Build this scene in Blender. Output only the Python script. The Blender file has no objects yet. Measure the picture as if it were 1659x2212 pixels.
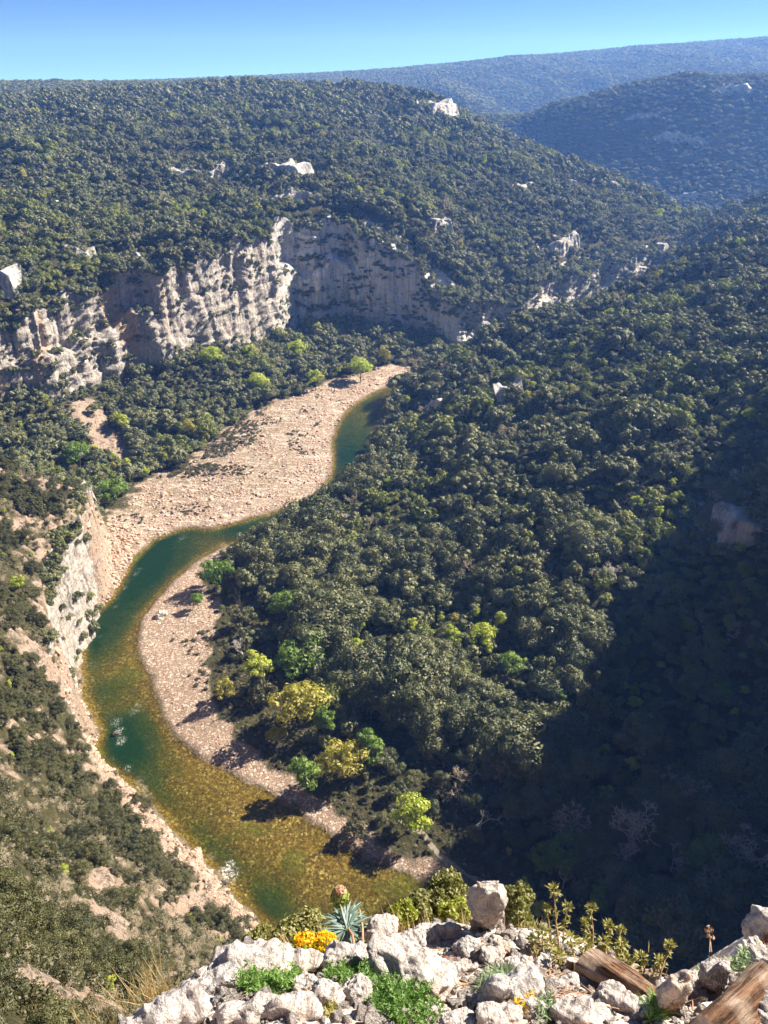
import bpy, bmesh, math, random
import numpy as np
from mathutils import Vector, Matrix, Euler
from mathutils.bvhtree import BVHTree

random.seed(11)
rng = np.random.default_rng(11)
R = math.radians
scene = bpy.context.scene
COL = scene.collection

# ------------------------------------------------------------------ camera geometry used to lay the valley out in metres
TH = R(28.9); ST, CT = math.sin(TH), math.cos(TH)
FPX, CX, CY = 1662.0, 829.5, 1106.0
CAM = np.array([0.0, 0.0, 220.0])
def ray(u, v):
    x = (u - CX) / FPX; y = (CY - v) / FPX
    return np.array([x, CT + y * ST, -ST + y * CT])
def at_z(u, v, z):
    d = ray(u, v); t = (z - CAM[2]) / d[2]
    return CAM + d * t
def at_y(u, v, Y):
    d = ray(u, v); return CAM + d * (Y / d[1])
def project(P):
    P = np.asarray(P, float) - CAM
    dep = P[..., 1] * CT - P[..., 2] * ST
    y = (P[..., 1] * ST + P[..., 2] * CT) / dep
    return CX + FPX * P[..., 0] / dep, CY - FPX * y, dep

# sun: from the right and a little beyond the scene
SUN_EL, SUN_AZ = R(39), R(27)          # azimuth measured from +X towards +Y
SUN = np.array([math.cos(SUN_EL) * math.cos(SUN_AZ), math.cos(SUN_EL) * math.sin(SUN_AZ), math.sin(SUN_EL)])

# ------------------------------------------------------------------ noise
def _hash(ix, iy, iz, seed):
    h = (ix.astype(np.int64) * 374761393 + iy.astype(np.int64) * 668265263 + iz.astype(np.int64) * 2147483647 + seed * 1274126177) & 0xffffffff
    h = ((h ^ (h >> 13)) * 1274126177) & 0xffffffff
    h = ((h ^ (h >> 16)) * 2246822519) & 0xffffffff
    h = h ^ (h >> 15)
    return (h & 0xffffff).astype(np.float64) / 0xffffff
def vnoise(x, y, z=None, seed=0):
    x = np.asarray(x, float); y = np.asarray(y, float)
    z = np.zeros_like(x) if z is None else np.asarray(z, float)
    ix, iy, iz = np.floor(x), np.floor(y), np.floor(z)
    fx, fy, fz = x - ix, y - iy, z - iz
    fx = fx * fx * (3 - 2 * fx); fy = fy * fy * (3 - 2 * fy); fz = fz * fz * (3 - 2 * fz)
    r = 0
    for a in (0, 1):
        wa = fx if a else 1 - fx
        for b in (0, 1):
            wb = fy if b else 1 - fy
            for c in (0, 1):
                wc = fz if c else 1 - fz
                r = r + wa * wb * wc * _hash(ix + a, iy + b, iz + c, seed)
    return r * 2 - 1
def fbm(x, y, z=None, octv=4, seed=0, gain=.5):
    r, a, f = 0, 1.0, 1.0
    for k in range(octv):
        r = r + a * vnoise(np.asarray(x) * f, np.asarray(y) * f, None if z is None else np.asarray(z) * f, seed + k * 17)
        a *= gain; f *= 2.03
    return r
def ridged(x, y, z=None, octv=4, seed=0):
    r, a, f = 0, 1.0, 1.0
    for k in range(octv):
        r = r + a * (1 - 2 * np.abs(vnoise(np.asarray(x) * f, np.asarray(y) * f, None if z is None else np.asarray(z) * f, seed + k * 17)))
        a *= .5; f *= 2.03
    return r
def sstep(a, b, x):
    t = np.clip((x - a) / (b - a), 0, 1); return t * t * (3 - 2 * t)

# ------------------------------------------------------------------ interpolation
class Field:
    def __init__(self, pts, c):
        pts = np.array(pts, float); self.p = pts[:, :2]; self.c = c
        n = len(pts)
        d = np.sqrt(((self.p[:, None] - self.p[None]) ** 2).sum(-1) + c * c)
        A = np.zeros((n + 3, n + 3)); A[:n, :n] = d + np.eye(n) * -0.3
        P = np.c_[np.ones(n), self.p / 1000]; A[:n, n:] = P; A[n:, :n] = P.T
        self.w = np.linalg.solve(A, np.r_[pts[:, 2], 0, 0, 0])
    def __call__(self, X, Y):
        X = np.asarray(X, float); sh = X.shape; q = np.c_[X.ravel(), np.asarray(Y, float).ravel()]
        out = np.empty(len(q)); n = len(self.p)
        for i in range(0, len(q), 40000):
            b = q[i:i + 40000]
            d = (b[:, :1] - self.p[None, :, 0]) ** 2 + (b[:, 1:] - self.p[None, :, 1]) ** 2
            out[i:i + 40000] = np.sqrt(d + self.c ** 2) @ self.w[:n] + self.w[n] + (b / 1000) @ self.w[n + 1:]
        return out.reshape(sh)

def seg_dist(X, Y, poly, closed=True):
    """signed distance: negative inside a closed polygon"""
    X = np.asarray(X, float); Y = np.asarray(Y, float)
    best = np.full(X.shape, 1e18); ins = np.zeros(X.shape, bool)
    n = len(poly)
    for i in range(n if closed else n - 1):
        (ax, ay), (bx, by) = poly[i][:2], poly[(i + 1) % n][:2]
        dx, dy = bx - ax, by - ay; L = dx * dx + dy * dy + 1e-12
        t = np.clip(((X - ax) * dx + (Y - ay) * dy) / L, 0, 1)
        best = np.minimum(best, (X - ax - t * dx) ** 2 + (Y - ay - t * dy) ** 2)
        if closed and abs(dy) > 1e-12:
            ins ^= ((ay > Y) != (by > Y)) & (X < dx * (Y - ay) / dy + ax)
    d = np.sqrt(best)
    return np.where(ins, -d, d) if closed else d

def px_poly(lst, z=0.0): return [tuple(at_z(u, v, z)[:2]) for u, v in lst]
def resample(poly, step):
    P = np.array([p[:2] for p in poly], float); L = np.r_[0, np.cumsum(np.hypot(*np.diff(P, axis=0).T))]
    s = np.arange(0, L[-1], step)
    return np.c_[np.interp(s, L, P[:, 0]), np.interp(s, L, P[:, 1])], s

# ------------------------------------------------------------------ plan of the river
left_px = [(585,2010),(545,1975),(500,1925),(460,1880),(420,1840),(380,1800),(330,1745),(290,1700),(240,1668),(212,1645),(208,1610),(214,1575),
 (195,1540),(178,1500),(175,1440),(176,1390),(195,1330),(240,1290),(262,1250),(285,1210),(330,1165),(380,1145),(410,1138),(460,1140),(520,1125),
 (570,1112),(605,1100),(650,1083),(690,1060),(712,1030),(718,990),(716,950),(730,910),(755,878),(800,850),(850,828),(890,815)]
LEFT = [(100,75),(30,98),(-5,118)] + px_poly(left_px) + [(50,655),(85,690),(130,727),(190,790),(260,860),(330,915)]
right_px = [(950,1905),(900,1900),(850,1880),(800,1855),(720,1810),(640,1752),(560,1700),(500,1672),(440,1645),(405,1615),(380,1590),(350,1540),
 (325,1470),(300,1410),(297,1370),(310,1330),(340,1295),(380,1250),(430,1208),(480,1182),(530,1168),(590,1150),(655,1128),(720,1090),(765,1050),
 (795,1000),(812,935),(832,885),(868,848),(915,822)]
RIGHT = [(100,95),(60,115),(35,135)] + px_poly(right_px) + [(75,650),(110,680),(160,715),(220,775),(290,845),(345,890)]
RIVER = LEFT + RIGHT[::-1]

# gravel bars and rocky banks (plan polygons)
BAR_A = px_poly([(262,1255),(285,1210),(330,1165),(380,1145),(410,1138),(460,1140),(520,1125),(605,1100),(650,1083),(690,1060),(712,1030),(718,990),(716,950),(730,910),(755,878),(800,850),(850,828),(895,812),
                 (890,797),(820,797),(760,815),(640,862),(540,905),(470,955),(420,990),(340,1035),(300,1065),(245,1130),(228,1200),(232,1260)], .5)
BAR_B = px_poly([(1000,1925),(950,1905),(900,1900),(850,1880),(800,1855),(720,1810),(640,1752),(560,1700),(500,1672),(440,1645),(405,1615),(380,1590),(350,1540),(325,1470),(300,1410),(297,1370),(310,1330),(340,1295),(380,1250),(430,1208),(480,1182),
                 (500,1180),(455,1240),(440,1290),(470,1300),(465,1360),(455,1420),(455,1500),(480,1560),(525,1605),(580,1655),(650,1690),(705,1735),(790,1795),(850,1840),(960,1885)], .5)
BANK_C = px_poly([(590,2015),(545,1975),(500,1925),(460,1880),(420,1840),(380,1800),(330,1745),(290,1700),(240,1668),(212,1645),(208,1610),(214,1575),(195,1540),(178,1500),(160,1540),(150,1600),(185,1650),(205,1700),(235,1750),(285,1815),(345,1890),(425,1950),(490,2005),(540,2060)], 2)
BANK_D = px_poly([(178,1500),(175,1440),(176,1390),(195,1330),(240,1290),(262,1250),(285,1210),(300,1150),(235,1130),(225,1200),(222,1270),(190,1330),(165,1390),(165,1500)], 1)

# ------------------------------------------------------------------ height fields
def P(u, v, z): return tuple(at_z(u, v, z))
def Q(u, v, Y, dz=0): p = at_y(u, v, Y); return (p[0], p[1], p[2] + dz)
f0 = []
for b in (LEFT, RIGHT):
    r, _ = resample(b, 28); f0 += [(x, y, .4) for x, y in r]
f0 += [P(600,960,2.2), P(520,1020,2.2), P(400,1090,1.5), P(640,930,1.8), P(300,1100,3), P(760,835,1.6),
       P(380,1400,1.2), P(400,1320,1.4), P(420,1500,1.6), P(480,1620,1.5), P(440,1250,1.3),
       P(1000,1850,3), P(1300,1900,4), P(900,1700,4), P(700,1560,3), P(560,1400,3), P(1300,2050,2), P(1150,2000,2),
       P(1659,1900,12), P(1659,1500,30), P(1659,1300,50), P(1659,1100,62), P(1659,900,76), P(1659,700,90), Q(1659,560,640),
       Q(1659,478,820,-9), Q(1530,522,800,-8), Q(1400,582,720,-8), Q(1300,625,690,-8), Q(1160,664,640,-8), Q(1080,705,615,-8), Q(1000,752,590,-8), Q(935,785,590,-7), Q(1659,432,1010,-6), Q(1560,482,960,-6), (250,1000,20), (330,1010,18), (560,1000,100),
       P(1350,1700,14), P(1350,1500,20), P(1500,1700,18), P(1500,1300,33), P(1500,1000,57), P(1500,800,70), P(1500,650,73),
       P(1300,1300,25), P(1300,1100,38), P(1300,900,50), P(1300,750,58), P(1350,650,60),
       P(1150,1400,16), P(1150,1100,32), P(1150,900,40), P(1150,780,34), P(1050,1550,9),
       P(1000,1300,12), P(1000,1100,22), P(1000,900,27), P(900,1500,6), P(900,1000,17), P(900,1200,13),
       P(750,1200,8), P(760,1100,9), P(640,1300,5),
       P(130,950,15), P(0,950,25), P(300,900,10), P(500,850,8), P(650,800,7), P(150,1000,8), P(250,1000,4), P(420,930,5), P(130,860,25), P(0,870,30),
       P(300,800,25), P(440,770,22), (-92,700,14), (-50,735,12), (0,735,9), (-40,690,8), (-420,400,45), (-300,420,32), (-520,380,60), (-250,370,25), (-400,340,45),
       (300,100,240),(310,200,240),(288,285,238),(400,280,245),(300,345,178),(312,390,122),(420,400,165),(340,480,104),(460,500,125),(520,650,115),
       (230,150,125),(215,250,128),(180,110,55),(160,70,40),(600,300,240),(600,600,180),(600,900,150),(500,100,235)]
F0 = Field(f0, 10)

CLIFF = [(-640,350),(-520,400),(-420,430),(-300,478),(-263,498),(-231,521),(-213,556),(-192,582),(-172,597),(-151,627),(-122,662),(-97,708),(-84,748),(-45,766),(0,760),(35,742),
         (70,722),(99,737),(150,778),(200,840),(260,905),(330,965),(410,1030),(520,1090),(640,1160)]
CL_TOP = [100,95,88,80,80,81,88,94,97,101,107,109,110,107,88,62,43,40,38,42,42,40,40,40,40]
cl = np.array(CLIFF, float)
tang = np.gradient(cl, axis=0); nrm = np.c_[tang[:, 1], -tang[:, 0]]; nrm /= np.linalg.norm(nrm, axis=1)[:, None]   # faces the river
f1 = [(p[0] - n[0] * 9, p[1] - n[1] * 9, t) for p, n, t in zip(cl, nrm, CL_TOP)]
f1 += [Q(0,590,575), Q(0,450,740), Q(0,300,1020), Q(0,222,1700), (-900,1000,190), (-900,1700,205), (-500,560,125),
       Q(150,560,610), Q(150,430,770), Q(150,300,1020), Q(300,450,760), Q(300,300,1020), Q(300,199,1650), Q(450,480,700), Q(450,330,960),
       Q(600,370,900), Q(600,250,1200), Q(500,183,1600), Q(750,380,890), Q(800,430,850), Q(900,350,1010), Q(850,225,1330),
       Q(700,192,1550), Q(850,201,1480), Q(960,232,1380), Q(1000,262,1300), Q(1000,450,900), Q(1000,560,800), Q(1100,450,950), Q(1100,550,850),
       Q(1100,640,785), Q(1300,500,965), Q(1200,480,965), Q(1100,350,1130), Q(1200,345,1200), Q(1330,387,1180), Q(1440,440,1150), Q(1525,497,1100), Q(1400,470,1060), Q(1300,420,1090),
       (230,1420,110),(340,1330,70),(430,1290,40),(500,1240,20),(580,1180,8),(130,1500,150),(50,1700,175),
       (622,1500,6),(500,1420,12),(420,1600,40),(700,1450,8),(850,1400,12),
       Q(1080,282,1950), Q(1180,257,1900), Q(1300,232,1850), Q(1400,212,1820), Q(1500,197,1800), Q(1659,187,1780), Q(1900,170,1760),
       Q(1250,350,1750), Q(1450,440,1600), Q(1560,472,1520), Q(1659,425,1560), Q(1659,300,1690), Q(1500,300,1710), Q(1300,300,1770), Q(1150,300,1880),
       (700,2000,205),(900,1950,215),(480,2100,140),(350,2300,95),(1200,1700,232),(1400,2200,220),
       (-522,4000,255),(590,4200,332),(1263,4300,383),(1870,4400,426),(2700,4500,480),(-1500,3900,225),(-3000,3900,215),
       (130,3500,214),(324,2600,95),(748,2700,150),(1222,2800,212),(1700,2900,270),(900,3500,270),(1600,3600,340),(-800,3000,215),(-300,3000,205),(-300,2200,222),(-900,2400,226),
       (0,6500,230),(1500,6500,350),(3500,6500,430),(-3000,6500,200),(-200,1900,224)]
F1 = Field(f1, 30)

NEAR = LEFT[:0] + [(240,60),(100,75),(30,98),(-5,118)] + px_poly(left_px[:17]) + px_poly([(215,1300),(226,1250),(230,1200),(226,1140)], 4) + [(-152,347),(-200,350),(-420,355),(-700,360),(-700,-200),(240,-200)]
f2 = [(x, y, .8) for x, y in resample([(100,75),(30,98),(-5,118)] + px_poly(left_px[:12]), 14)[0]]
f2 += [P(139,1070,48), P(0,1030,64), P(225,1085,42), P(190,1120,44), P(142,1250,40), P(125,1350,39), P(118,1450,39), P(125,1530,38), P(150,1600,30),
       P(0,1400,62), P(0,1250,60), P(0,1100,62), P(0,1550,66), P(0,1700,72), P(60,1700,62), P(60,1600,58), P(60,1500,52), P(60,1350,50), P(60,1200,52), P(60,1100,55), P(300,1900,48), P(100,2150,150), (-22,25,172), P(140,1680,38), P(100,1780,58), P(200,1760,26), P(40,1820,76),
       P(400,1990,33), P(490,2040,20), P(330,1930,40), P(250,1840,40), P(100,1900,88), P(200,2050,90), P(400,2100,60), P(0,1950,120),
       (-200,100,140),(-200,200,105),(-260,300,90),(-330,340,100),(-120,50,195),(-60,5,214),(-200,0,220),(-500,0,230),(-500,200,190),(-500,340,120),(-10,-10,217.3),(0,0.6,216.6),(-3,.6,216.6),(4,.6,216.6),(30,0,217),(100,0,217),(200,0,218),(0,-100,224),(200,-150,224),(-300,-150,224),
       (5,25,155),(30,25,155),(100,25,160),(200,40,170),(0,70,62),(40,60,68),(100,40,105),(-12,25,160)]
F2 = Field(f2, 4)

def lower(X, Y):
    z = F0(X, Y)
    am = sstep(5, 30, z)
    z = z + am * (fbm(X / 48, Y / 48, octv=4, seed=3) * 4.5 + ridged(X / 110, Y / 110, octv=3, seed=9) * 4.0 - 2) 
    crest = sstep(175, 230, X) * sstep(470, 380, Y) * sstep(150, 200, z)
    z = z + crest * (fbm(X / 30, Y / 30, octv=4, seed=13) * 15)
    return z
def upper(X, Y):
    z = F1(X, Y)
    far = sstep(1500, 2400, Y); nd = sstep(5, 60, seg_dist(X, Y, CLIFF, False)) * sstep(1, 35, z)
    z = z + nd * (1 - far) * (1 - .6 * sstep(1150, 1450, Y)) * (fbm(X / 60, Y / 60, octv=4, seed=5) * 5 + ridged(X / 170, Y / 240, octv=3, seed=8) * 8 - 3)
    z = z + far * (ridged(X / 620 + Y / 2600, Y / 1500, octv=4, seed=21) * 42 - 26) * sstep(-250, 350, X) * sstep(4500, 3500, Y) 
    return z
def near_f(X, Y):
    z = F2(X, Y)
    am = sstep(3, 25, z) * sstep(6, 40, np.hypot(X, Y)) * sstep(225, 205, z)
    return z + am * (fbm(X / 22, Y / 22, octv=4, seed=31) * 2.2 + ridged(X / 60, Y / 60, octv=2, seed=35) * 2.5 - 1)

CL_REG = CLIFF + [(3000,1500),(6000,1500),(6000,9000),(-6000,9000),(-6000,350)]
depth_pts = [(750,920,.55),(760,980,.9),(740,880,.35),(830,845,.4),(790,870,.5),(690,1070,.7),(580,1125,.7),(520,1150,.8),(440,1160,.5),(400,1170,.75),(480,1172,.35),(350,1200,1),(330,1250,1),(270,1290,1),(300,1290,.8),(360,1262,.45),
  (230,1340,1),(260,1350,.75),(285,1350,.35),(200,1400,.85),(240,1400,.55),(280,1400,.2),(190,1450,.6),(240,1450,.25),(290,1450,.2),(200,1500,.55),(250,1520,.3),(310,1500,.25),(230,1560,.8),(280,1560,.85),(245,1500,.5),(262,1470,.4),(330,1550,.5),(240,1620,.9),(290,1620,.95),(340,1620,.45),(380,1640,.25),
  (270,1690,.5),(320,1700,.7),(300,1650,.85),(350,1740,.55),(380,1700,.2),(460,1700,.12),(350,1760,.35),(420,1800,.5),(450,1850,.75),(480,1880,.6),(500,1800,.12),(600,1850,.1),(560,1940,.75),(600,1970,.7),(520,1930,.4),(650,1920,.15),(700,1960,.2),(760,1900,.1),(850,1930,.2),(640,1990,.5)]
DEP = Field([tuple(at_z(u, v, 0)[:2]) + (d,) for u, v, d in depth_pts], 4)

def terrain_z(X, Y, full=False):
    X = np.asarray(X, float); Y = np.asarray(Y, float)
    m1 = sstep(2, -5, seg_dist(X, Y, CL_REG) + 24)
    z = lower(X, Y)
    u = upper(X, Y)
    z = z * (1 - m1) + u * m1
    dn = seg_dist(X, Y, NEAR)
    m2 = sstep(2.5, -2.5, dn)
    z = z * (1 - m2) + near_f(X, Y) * m2
    dr = seg_dist(X, Y, RIVER)
    rough = fbm(X / 5, Y / 5, octv=3, seed=44)
    wob = dr + rough * .8
    dep = np.clip(DEP(X, Y), .06, 1)
    zin = -np.minimum(.12 + dep * 3.2, np.abs(wob) * .28)
    zout = np.minimum(np.maximum(z, .05 + .06 * wob), .04 + np.maximum(wob, 0) * .55 + np.where(dn < 1, np.maximum(wob - 2.5, 0) * 14, np.maximum(wob - 6, 0) * 3.0))
    z = np.where(dr > 30, z, np.where(wob < 0, np.minimum(zin, z), zout))
    return z
# ------------------------------------------------------------------ mesh helpers
def mesh_arr(name, verts, faces, mats=(), attrs=None, smooth=True, mat_idx=None, uv=None):
    verts = np.ascontiguousarray(verts, np.float32); faces = np.asarray(faces)
    me = bpy.data.meshes.new(name)
    n, k = faces.shape
    me.vertices.add(len(verts)); me.vertices.foreach_set('co', verts.ravel())
    me.loops.add(n * k); me.loops.foreach_set('vertex_index', faces.astype(np.int32).ravel())
    me.polygons.add(n); me.polygons.foreach_set('loop_start', np.arange(0, n * k, k, dtype=np.int32))
    if smooth: me.polygons.foreach_set('use_smooth', np.ones(n, bool))
    for m in mats: me.materials.append(m)
    if mat_idx is not None: me.polygons.foreach_set('material_index', np.asarray(mat_idx, np.int32))
    for nm, arr in (attrs or {}).items():
        arr = np.asarray(arr, np.float32)
        if arr.ndim == 1:
            a = me.attributes.new(nm, 'FLOAT', 'POINT'); a.data.foreach_set('value', arr)
        else:
            a = me.attributes.new(nm, 'FLOAT_COLOR', 'POINT'); a.data.foreach_set('color', arr.ravel())
    me.update(); me.validate()
    return me
def link(name, me, parent=None, loc=None, rot=None, scale=None):
    o = bpy.data.objects.new(name, me); COL.objects.link(o)
    if parent is not None: o.parent = parent
    if loc is not None: o.location = loc
    if rot is not None: o.rotation_euler = rot
    if scale is not None: o.scale = scale
    return o
def tag(o, label=None, cat=None, group=None, kind=None):
    if label: o['label'] = label
    if cat: o['category'] = cat
    if group: o['group'] = group
    if kind: o['kind'] = kind
    return o
def grid_faces(nr, nc, closed=False):
    i = np.arange(nr - 1)[:, None]; j = np.arange(nc if closed else nc - 1)[None]
    a = i * nc + j; b = i * nc + (j + 1) % nc
    return np.stack([a, b, b + nc, a + nc], -1).reshape(-1, 4)

# ------------------------------------------------------------------ material helpers
class NT:
    def __init__(self, name):
        self.m = bpy.data.materials.new(name); self.m.use_nodes = True
        self.t = self.m.node_tree; self.t.nodes.clear()
        self.out = self.t.nodes.new('ShaderNodeOutputMaterial')
    def n(self, typ, **kw):
        x = self.t.nodes.new(typ)
        for k, v in kw.items(): setattr(x, k, v)
        return x
    def l(self, a, b): self.t.links.new(a, b)
    def set(self, sock, v):
        if hasattr(v, 'is_output') or isinstance(v, bpy.types.NodeSocket): self.l(v, sock)
        else: sock.default_value = v
    def coord(self, scale=(1, 1, 1), which='Object'):
        tc = self.n('ShaderNodeTexCoord'); mp = self.n('ShaderNodeMapping'); mp.inputs['Scale'].default_value = scale
        self.l(tc.outputs[which], mp.inputs['Vector']); return mp.outputs[0]
    def noise(self, vec, scale, detail=4, rough=.55, dist=0):
        x = self.n('ShaderNodeTexNoise'); self.l(vec, x.inputs['Vector'])
        x.inputs['Scale'].default_value = scale; x.inputs['Detail'].default_value = detail; x.inputs['Roughness'].default_value = rough; x.inputs['Distortion'].default_value = dist
        return x.outputs['Fac']
    def voro(self, vec, scale, out='Distance', feature='F1'):
        x = self.n('ShaderNodeTexVoronoi'); x.feature = feature; self.l(vec, x.inputs['Vector']); x.inputs['Scale'].default_value = scale
        return x.outputs[out]
    def ramp(self, fac, stops, interp='LINEAR'):
        x = self.n('ShaderNodeValToRGB'); x.color_ramp.interpolation = interp; self.l(fac, x.inputs[0])
        e = x.color_ramp.elements
        while len(e) < len(stops): e.new(.5)
        for q, (p, c) in zip(e, stops):
            q.position = p; q.color = (c, c, c, 1) if isinstance(c, (int, float)) else tuple(c) + (1,)
        return x.outputs[0]
    def mix(self, fac, a, b, mode='MIX'):
        x = self.n('ShaderNodeMix'); x.data_type = 'RGBA'; x.blend_type = mode
        for s, v in ((x.inputs[0], fac), (x.inputs[6], a), (x.inputs[7], b)):
            if isinstance(v, tuple) and len(v) == 3: v = v + (1,)
            self.set(s, v)
        return x.outputs[2]
    def math(self, op, a, b=0.0, c=None):
        x = self.n('ShaderNodeMath'); x.operation = op; self.set(x.inputs[0], a); self.set(x.inputs[1], b)
        if c is not None: self.set(x.inputs[2], c)
        return x.outputs[0]
    def attr(self, name, out='Fac'):
        x = self.n('ShaderNodeAttribute'); x.attribute_name = name; return x.outputs[out]
    def bump(self, h, strength=.5, dist=1.0, prev=None):
        x = self.n('ShaderNodeBump'); x.inputs['Strength'].default_value = strength; x.inputs['Distance'].default_value = dist
        self.l(h, x.inputs['Height'])
        if prev is not None: self.l(prev, x.inputs['Normal'])
        return x.outputs[0]
    def principled(self, color, rough=.8, normal=None, spec=.3):
        x = self.n('ShaderNodeBsdfPrincipled')
        v = color + (1,) if isinstance(color, tuple) and len(color) == 3 else color
        self.set(x.inputs['Base Color'], v); self.set(x.inputs['Roughness'], rough)
        x.inputs['Specular IOR Level'].default_value = spec
        if normal is not None: self.l(normal, x.inputs['Normal'])
        return x.outputs[0]
    def done(self, sh): self.l(sh, self.out.inputs['Surface']); return self.m

def limestone_nodes(k, co, s=1.0, warm=None):
    """pale weathered limestone; s scales the feature size (1 = cliffs in metres)"""
    n1 = k.noise(co, .05 * s, 5, .6); n2 = k.noise(co, .45 * s, 6, .65)
    base = k.ramp(n2, [(.24, (.17, .155, .15)), (.40, (.37, .33, .305)), (.56, (.54, .48, .44)), (.78, (.68, .615, .57))])
    return base, n1, n2

def mat_cliff(name):
    k = NT(name)
    co = k.coord(); st = k.coord((1, 1, .12)); bed = k.coord((.25, .25, 1.0))
    base, n1, n2 = limestone_nodes(k, co)
    # dark water streaks running down the face, horizontal bedding, rusty patches
    s1 = k.noise(st, .42, 5, .7, .6); s2 = k.noise(st, .12, 3, .6, .3)
    streak = k.math('MULTIPLY', k.ramp(s1, [(.46, 0), (.60, 1)]), k.ramp(s2, [(.40, .15), (.62, 1)]))
    base = k.mix(k.math('MULTIPLY', k.attr('pale'), .85), base, k.ramp(k.noise(k.coord((1, 1, .35)), .11, 6, .7), [(.32, (.50, .47, .46)), (.42, (.86, .83, .81)), (.6, (.95, .92, .90))]))  # white rock, lifted further in colour to stand in for missing sky fill
    s3 = k.noise(k.coord((1, 1, .05)), .16, 5, .75, .8)
    streak = k.math('MAXIMUM', streak, k.math('MULTIPLY', k.attr('pale'), k.ramp(s3, [(.545, 0), (.575, 1)])))
    streak = k.math('MULTIPLY', streak, k.math('SUBTRACT', 1.0, k.math('MULTIPLY', k.attr('pale'), .35)))
    c = k.mix(k.math('MULTIPLY', streak, .85), base, (.075, .07, .075))
    b1 = k.noise(bed, .5, 4, .6)
    c = k.mix(k.ramp(b1, [(.61, 0), (.68, .5)]), c, (.16, .14, .125))
    r1 = k.noise(st, .055, 3, .5, .4)
    c = k.mix(k.math('MULTIPLY', k.ramp(r1, [(.56, 0), (.68, .75)]), k.attr('rust')), c, (.62, .34, .15))
    g = k.noise(co, .22, 4, .6)
    c = k.mix(k.ramp(g, [(.60, 0), (.70, .65)]), c, (.075, .085, .035))
    h = k.math('ADD', k.math('MULTIPLY', k.noise(st, .5, 8, .65), 1.0), k.math('MULTIPLY', k.noise(co, .35, 9, .7), 1.0))
    h = k.math('ADD', h, k.math('MULTIPLY', b1, .6))
    return k.done(k.principled(c, .9, k.bump(h, 1.0, 2.2), .15))

def mat_terrain():
    k = NT('ground_mix')
    co = k.coord(); mk = k.n('ShaderNodeAttribute'); mk.attribute_name = 'masks'
    sep = k.n('ShaderNodeSeparateColor'); k.l(mk.outputs['Color'], sep.inputs[0])
    gravel, rock, bed = sep.outputs
    big = k.noise(co, .06, 4, .6); mid = k.noise(co, .5, 6, .65); fine = k.noise(co, 2.2, 5, .7)
    peb = k.voro(co, 1.5, 'Color'); 
    pebv = k.n('ShaderNodeSeparateColor'); k.l(peb, pebv.inputs[0])
    soil = k.ramp(mid, [(.3, (.03, .032, .013)), (.55, (.072, .064, .030)), (.74, (.15, .12, .07))])
    soil = k.mix(k.ramp(big, [(.45, 0), (.65, .6)]), soil, (.05, .055, .022))
    limec, _, _ = limestone_nodes(k, co, 2.2)
    limec = k.mix(1.0, limec, (.80, .68, .60), 'MULTIPLY')
    rk = k.mix(k.ramp(k.noise(co, .18, 3), [(.45, 0), (.62, .6)]), limec, (.42, .29, .21))
    rk = k.mix(k.ramp(mid, [(.54, 0), (.62, .85)]), rk, (.085, .07, .045))
    rk = k.mix(k.ramp(fine, [(.38, .7), (.48, 0)]), rk, (.10, .08, .065))
    gcol = k.mix(k.ramp(k.noise(co, .09, 5, .6), [(.35, 0), (.65, 1)]), (.31, .213, .155), (.445, .318, .24))
    dg = k.n('ShaderNodeMapping'); dg.inputs['Rotation'].default_value = (0, 0, R(-52)); dg.inputs['Scale'].default_value = (.16, 1, 1); tcg = k.n('ShaderNodeTexCoord'); k.l(tcg.outputs['Object'], dg.inputs['Vector'])
    st1 = k.noise(dg.outputs[0], .30, 6, .7, .4); st2 = k.noise(dg.outputs[0], .55, 5, .7, .3)
    gcol = k.mix(k.math('MULTIPLY', k.ramp(st1, [(.53, 0), (.62, .85)]), k.attr('flow')), gcol, (.80, .70, .62))
    gcol = k.mix(k.math('MULTIPLY', k.ramp(st2, [(.54, 0), (.64, .8)]), k.attr('flow')), gcol, (.20, .145, .105))
    gcol = k.mix(k.ramp(fine, [(.40, .8), (.56, 0)]), gcol, (.17, .125, .095))
    gcol = k.mix(k.math('MULTIPLY', k.ramp(pebv.outputs[0], [(.70, 0), (.92, 1)]), .7), gcol, (.74, .64, .56))
    gcol = k.mix(k.math('MULTIPLY', k.attr('bushy'), k.ramp(k.noise(co, .35, 4, .7), [(.50, 0), (.62, .8)])), gcol, (.15, .125, .055))
    bcol = k.ramp(pebv.outputs[1], [(0, (.10, .078, .020)), (.45, (.19, .155, .045)), (.8, (.30, .26, .085)), (1, (.55, .49, .25))])
    bcol = k.mix(k.ramp(k.noise(co, .12, 4, .6), [(.40, 0), (.62, .7)]), bcol, (.20, .15, .028))
    bcol = k.mix(k.ramp(k.noise(co, .8, 4, .7), [(.42, .75), (.54, 0)]), bcol, (.07, .05, .012))
    bcol = k.mix(k.ramp(k.noise(co, .05, 2), [(.55, 0), (.66, .5)]), bcol, (.09, .14, .02))
    c = k.mix(rock, soil, rk); c = k.mix(gravel, c, gcol); c = k.mix(bed, c, bcol)
    c = k.mix(k.math('MULTIPLY', k.attr('wet'), .6), c, (.10, .075, .045))
    h = k.math('ADD', mid, k.math('MULTIPLY', fine, .35))
    return k.done(k.principled(c, .92, k.bump(h, 1.0, 1.6), .12))

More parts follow.
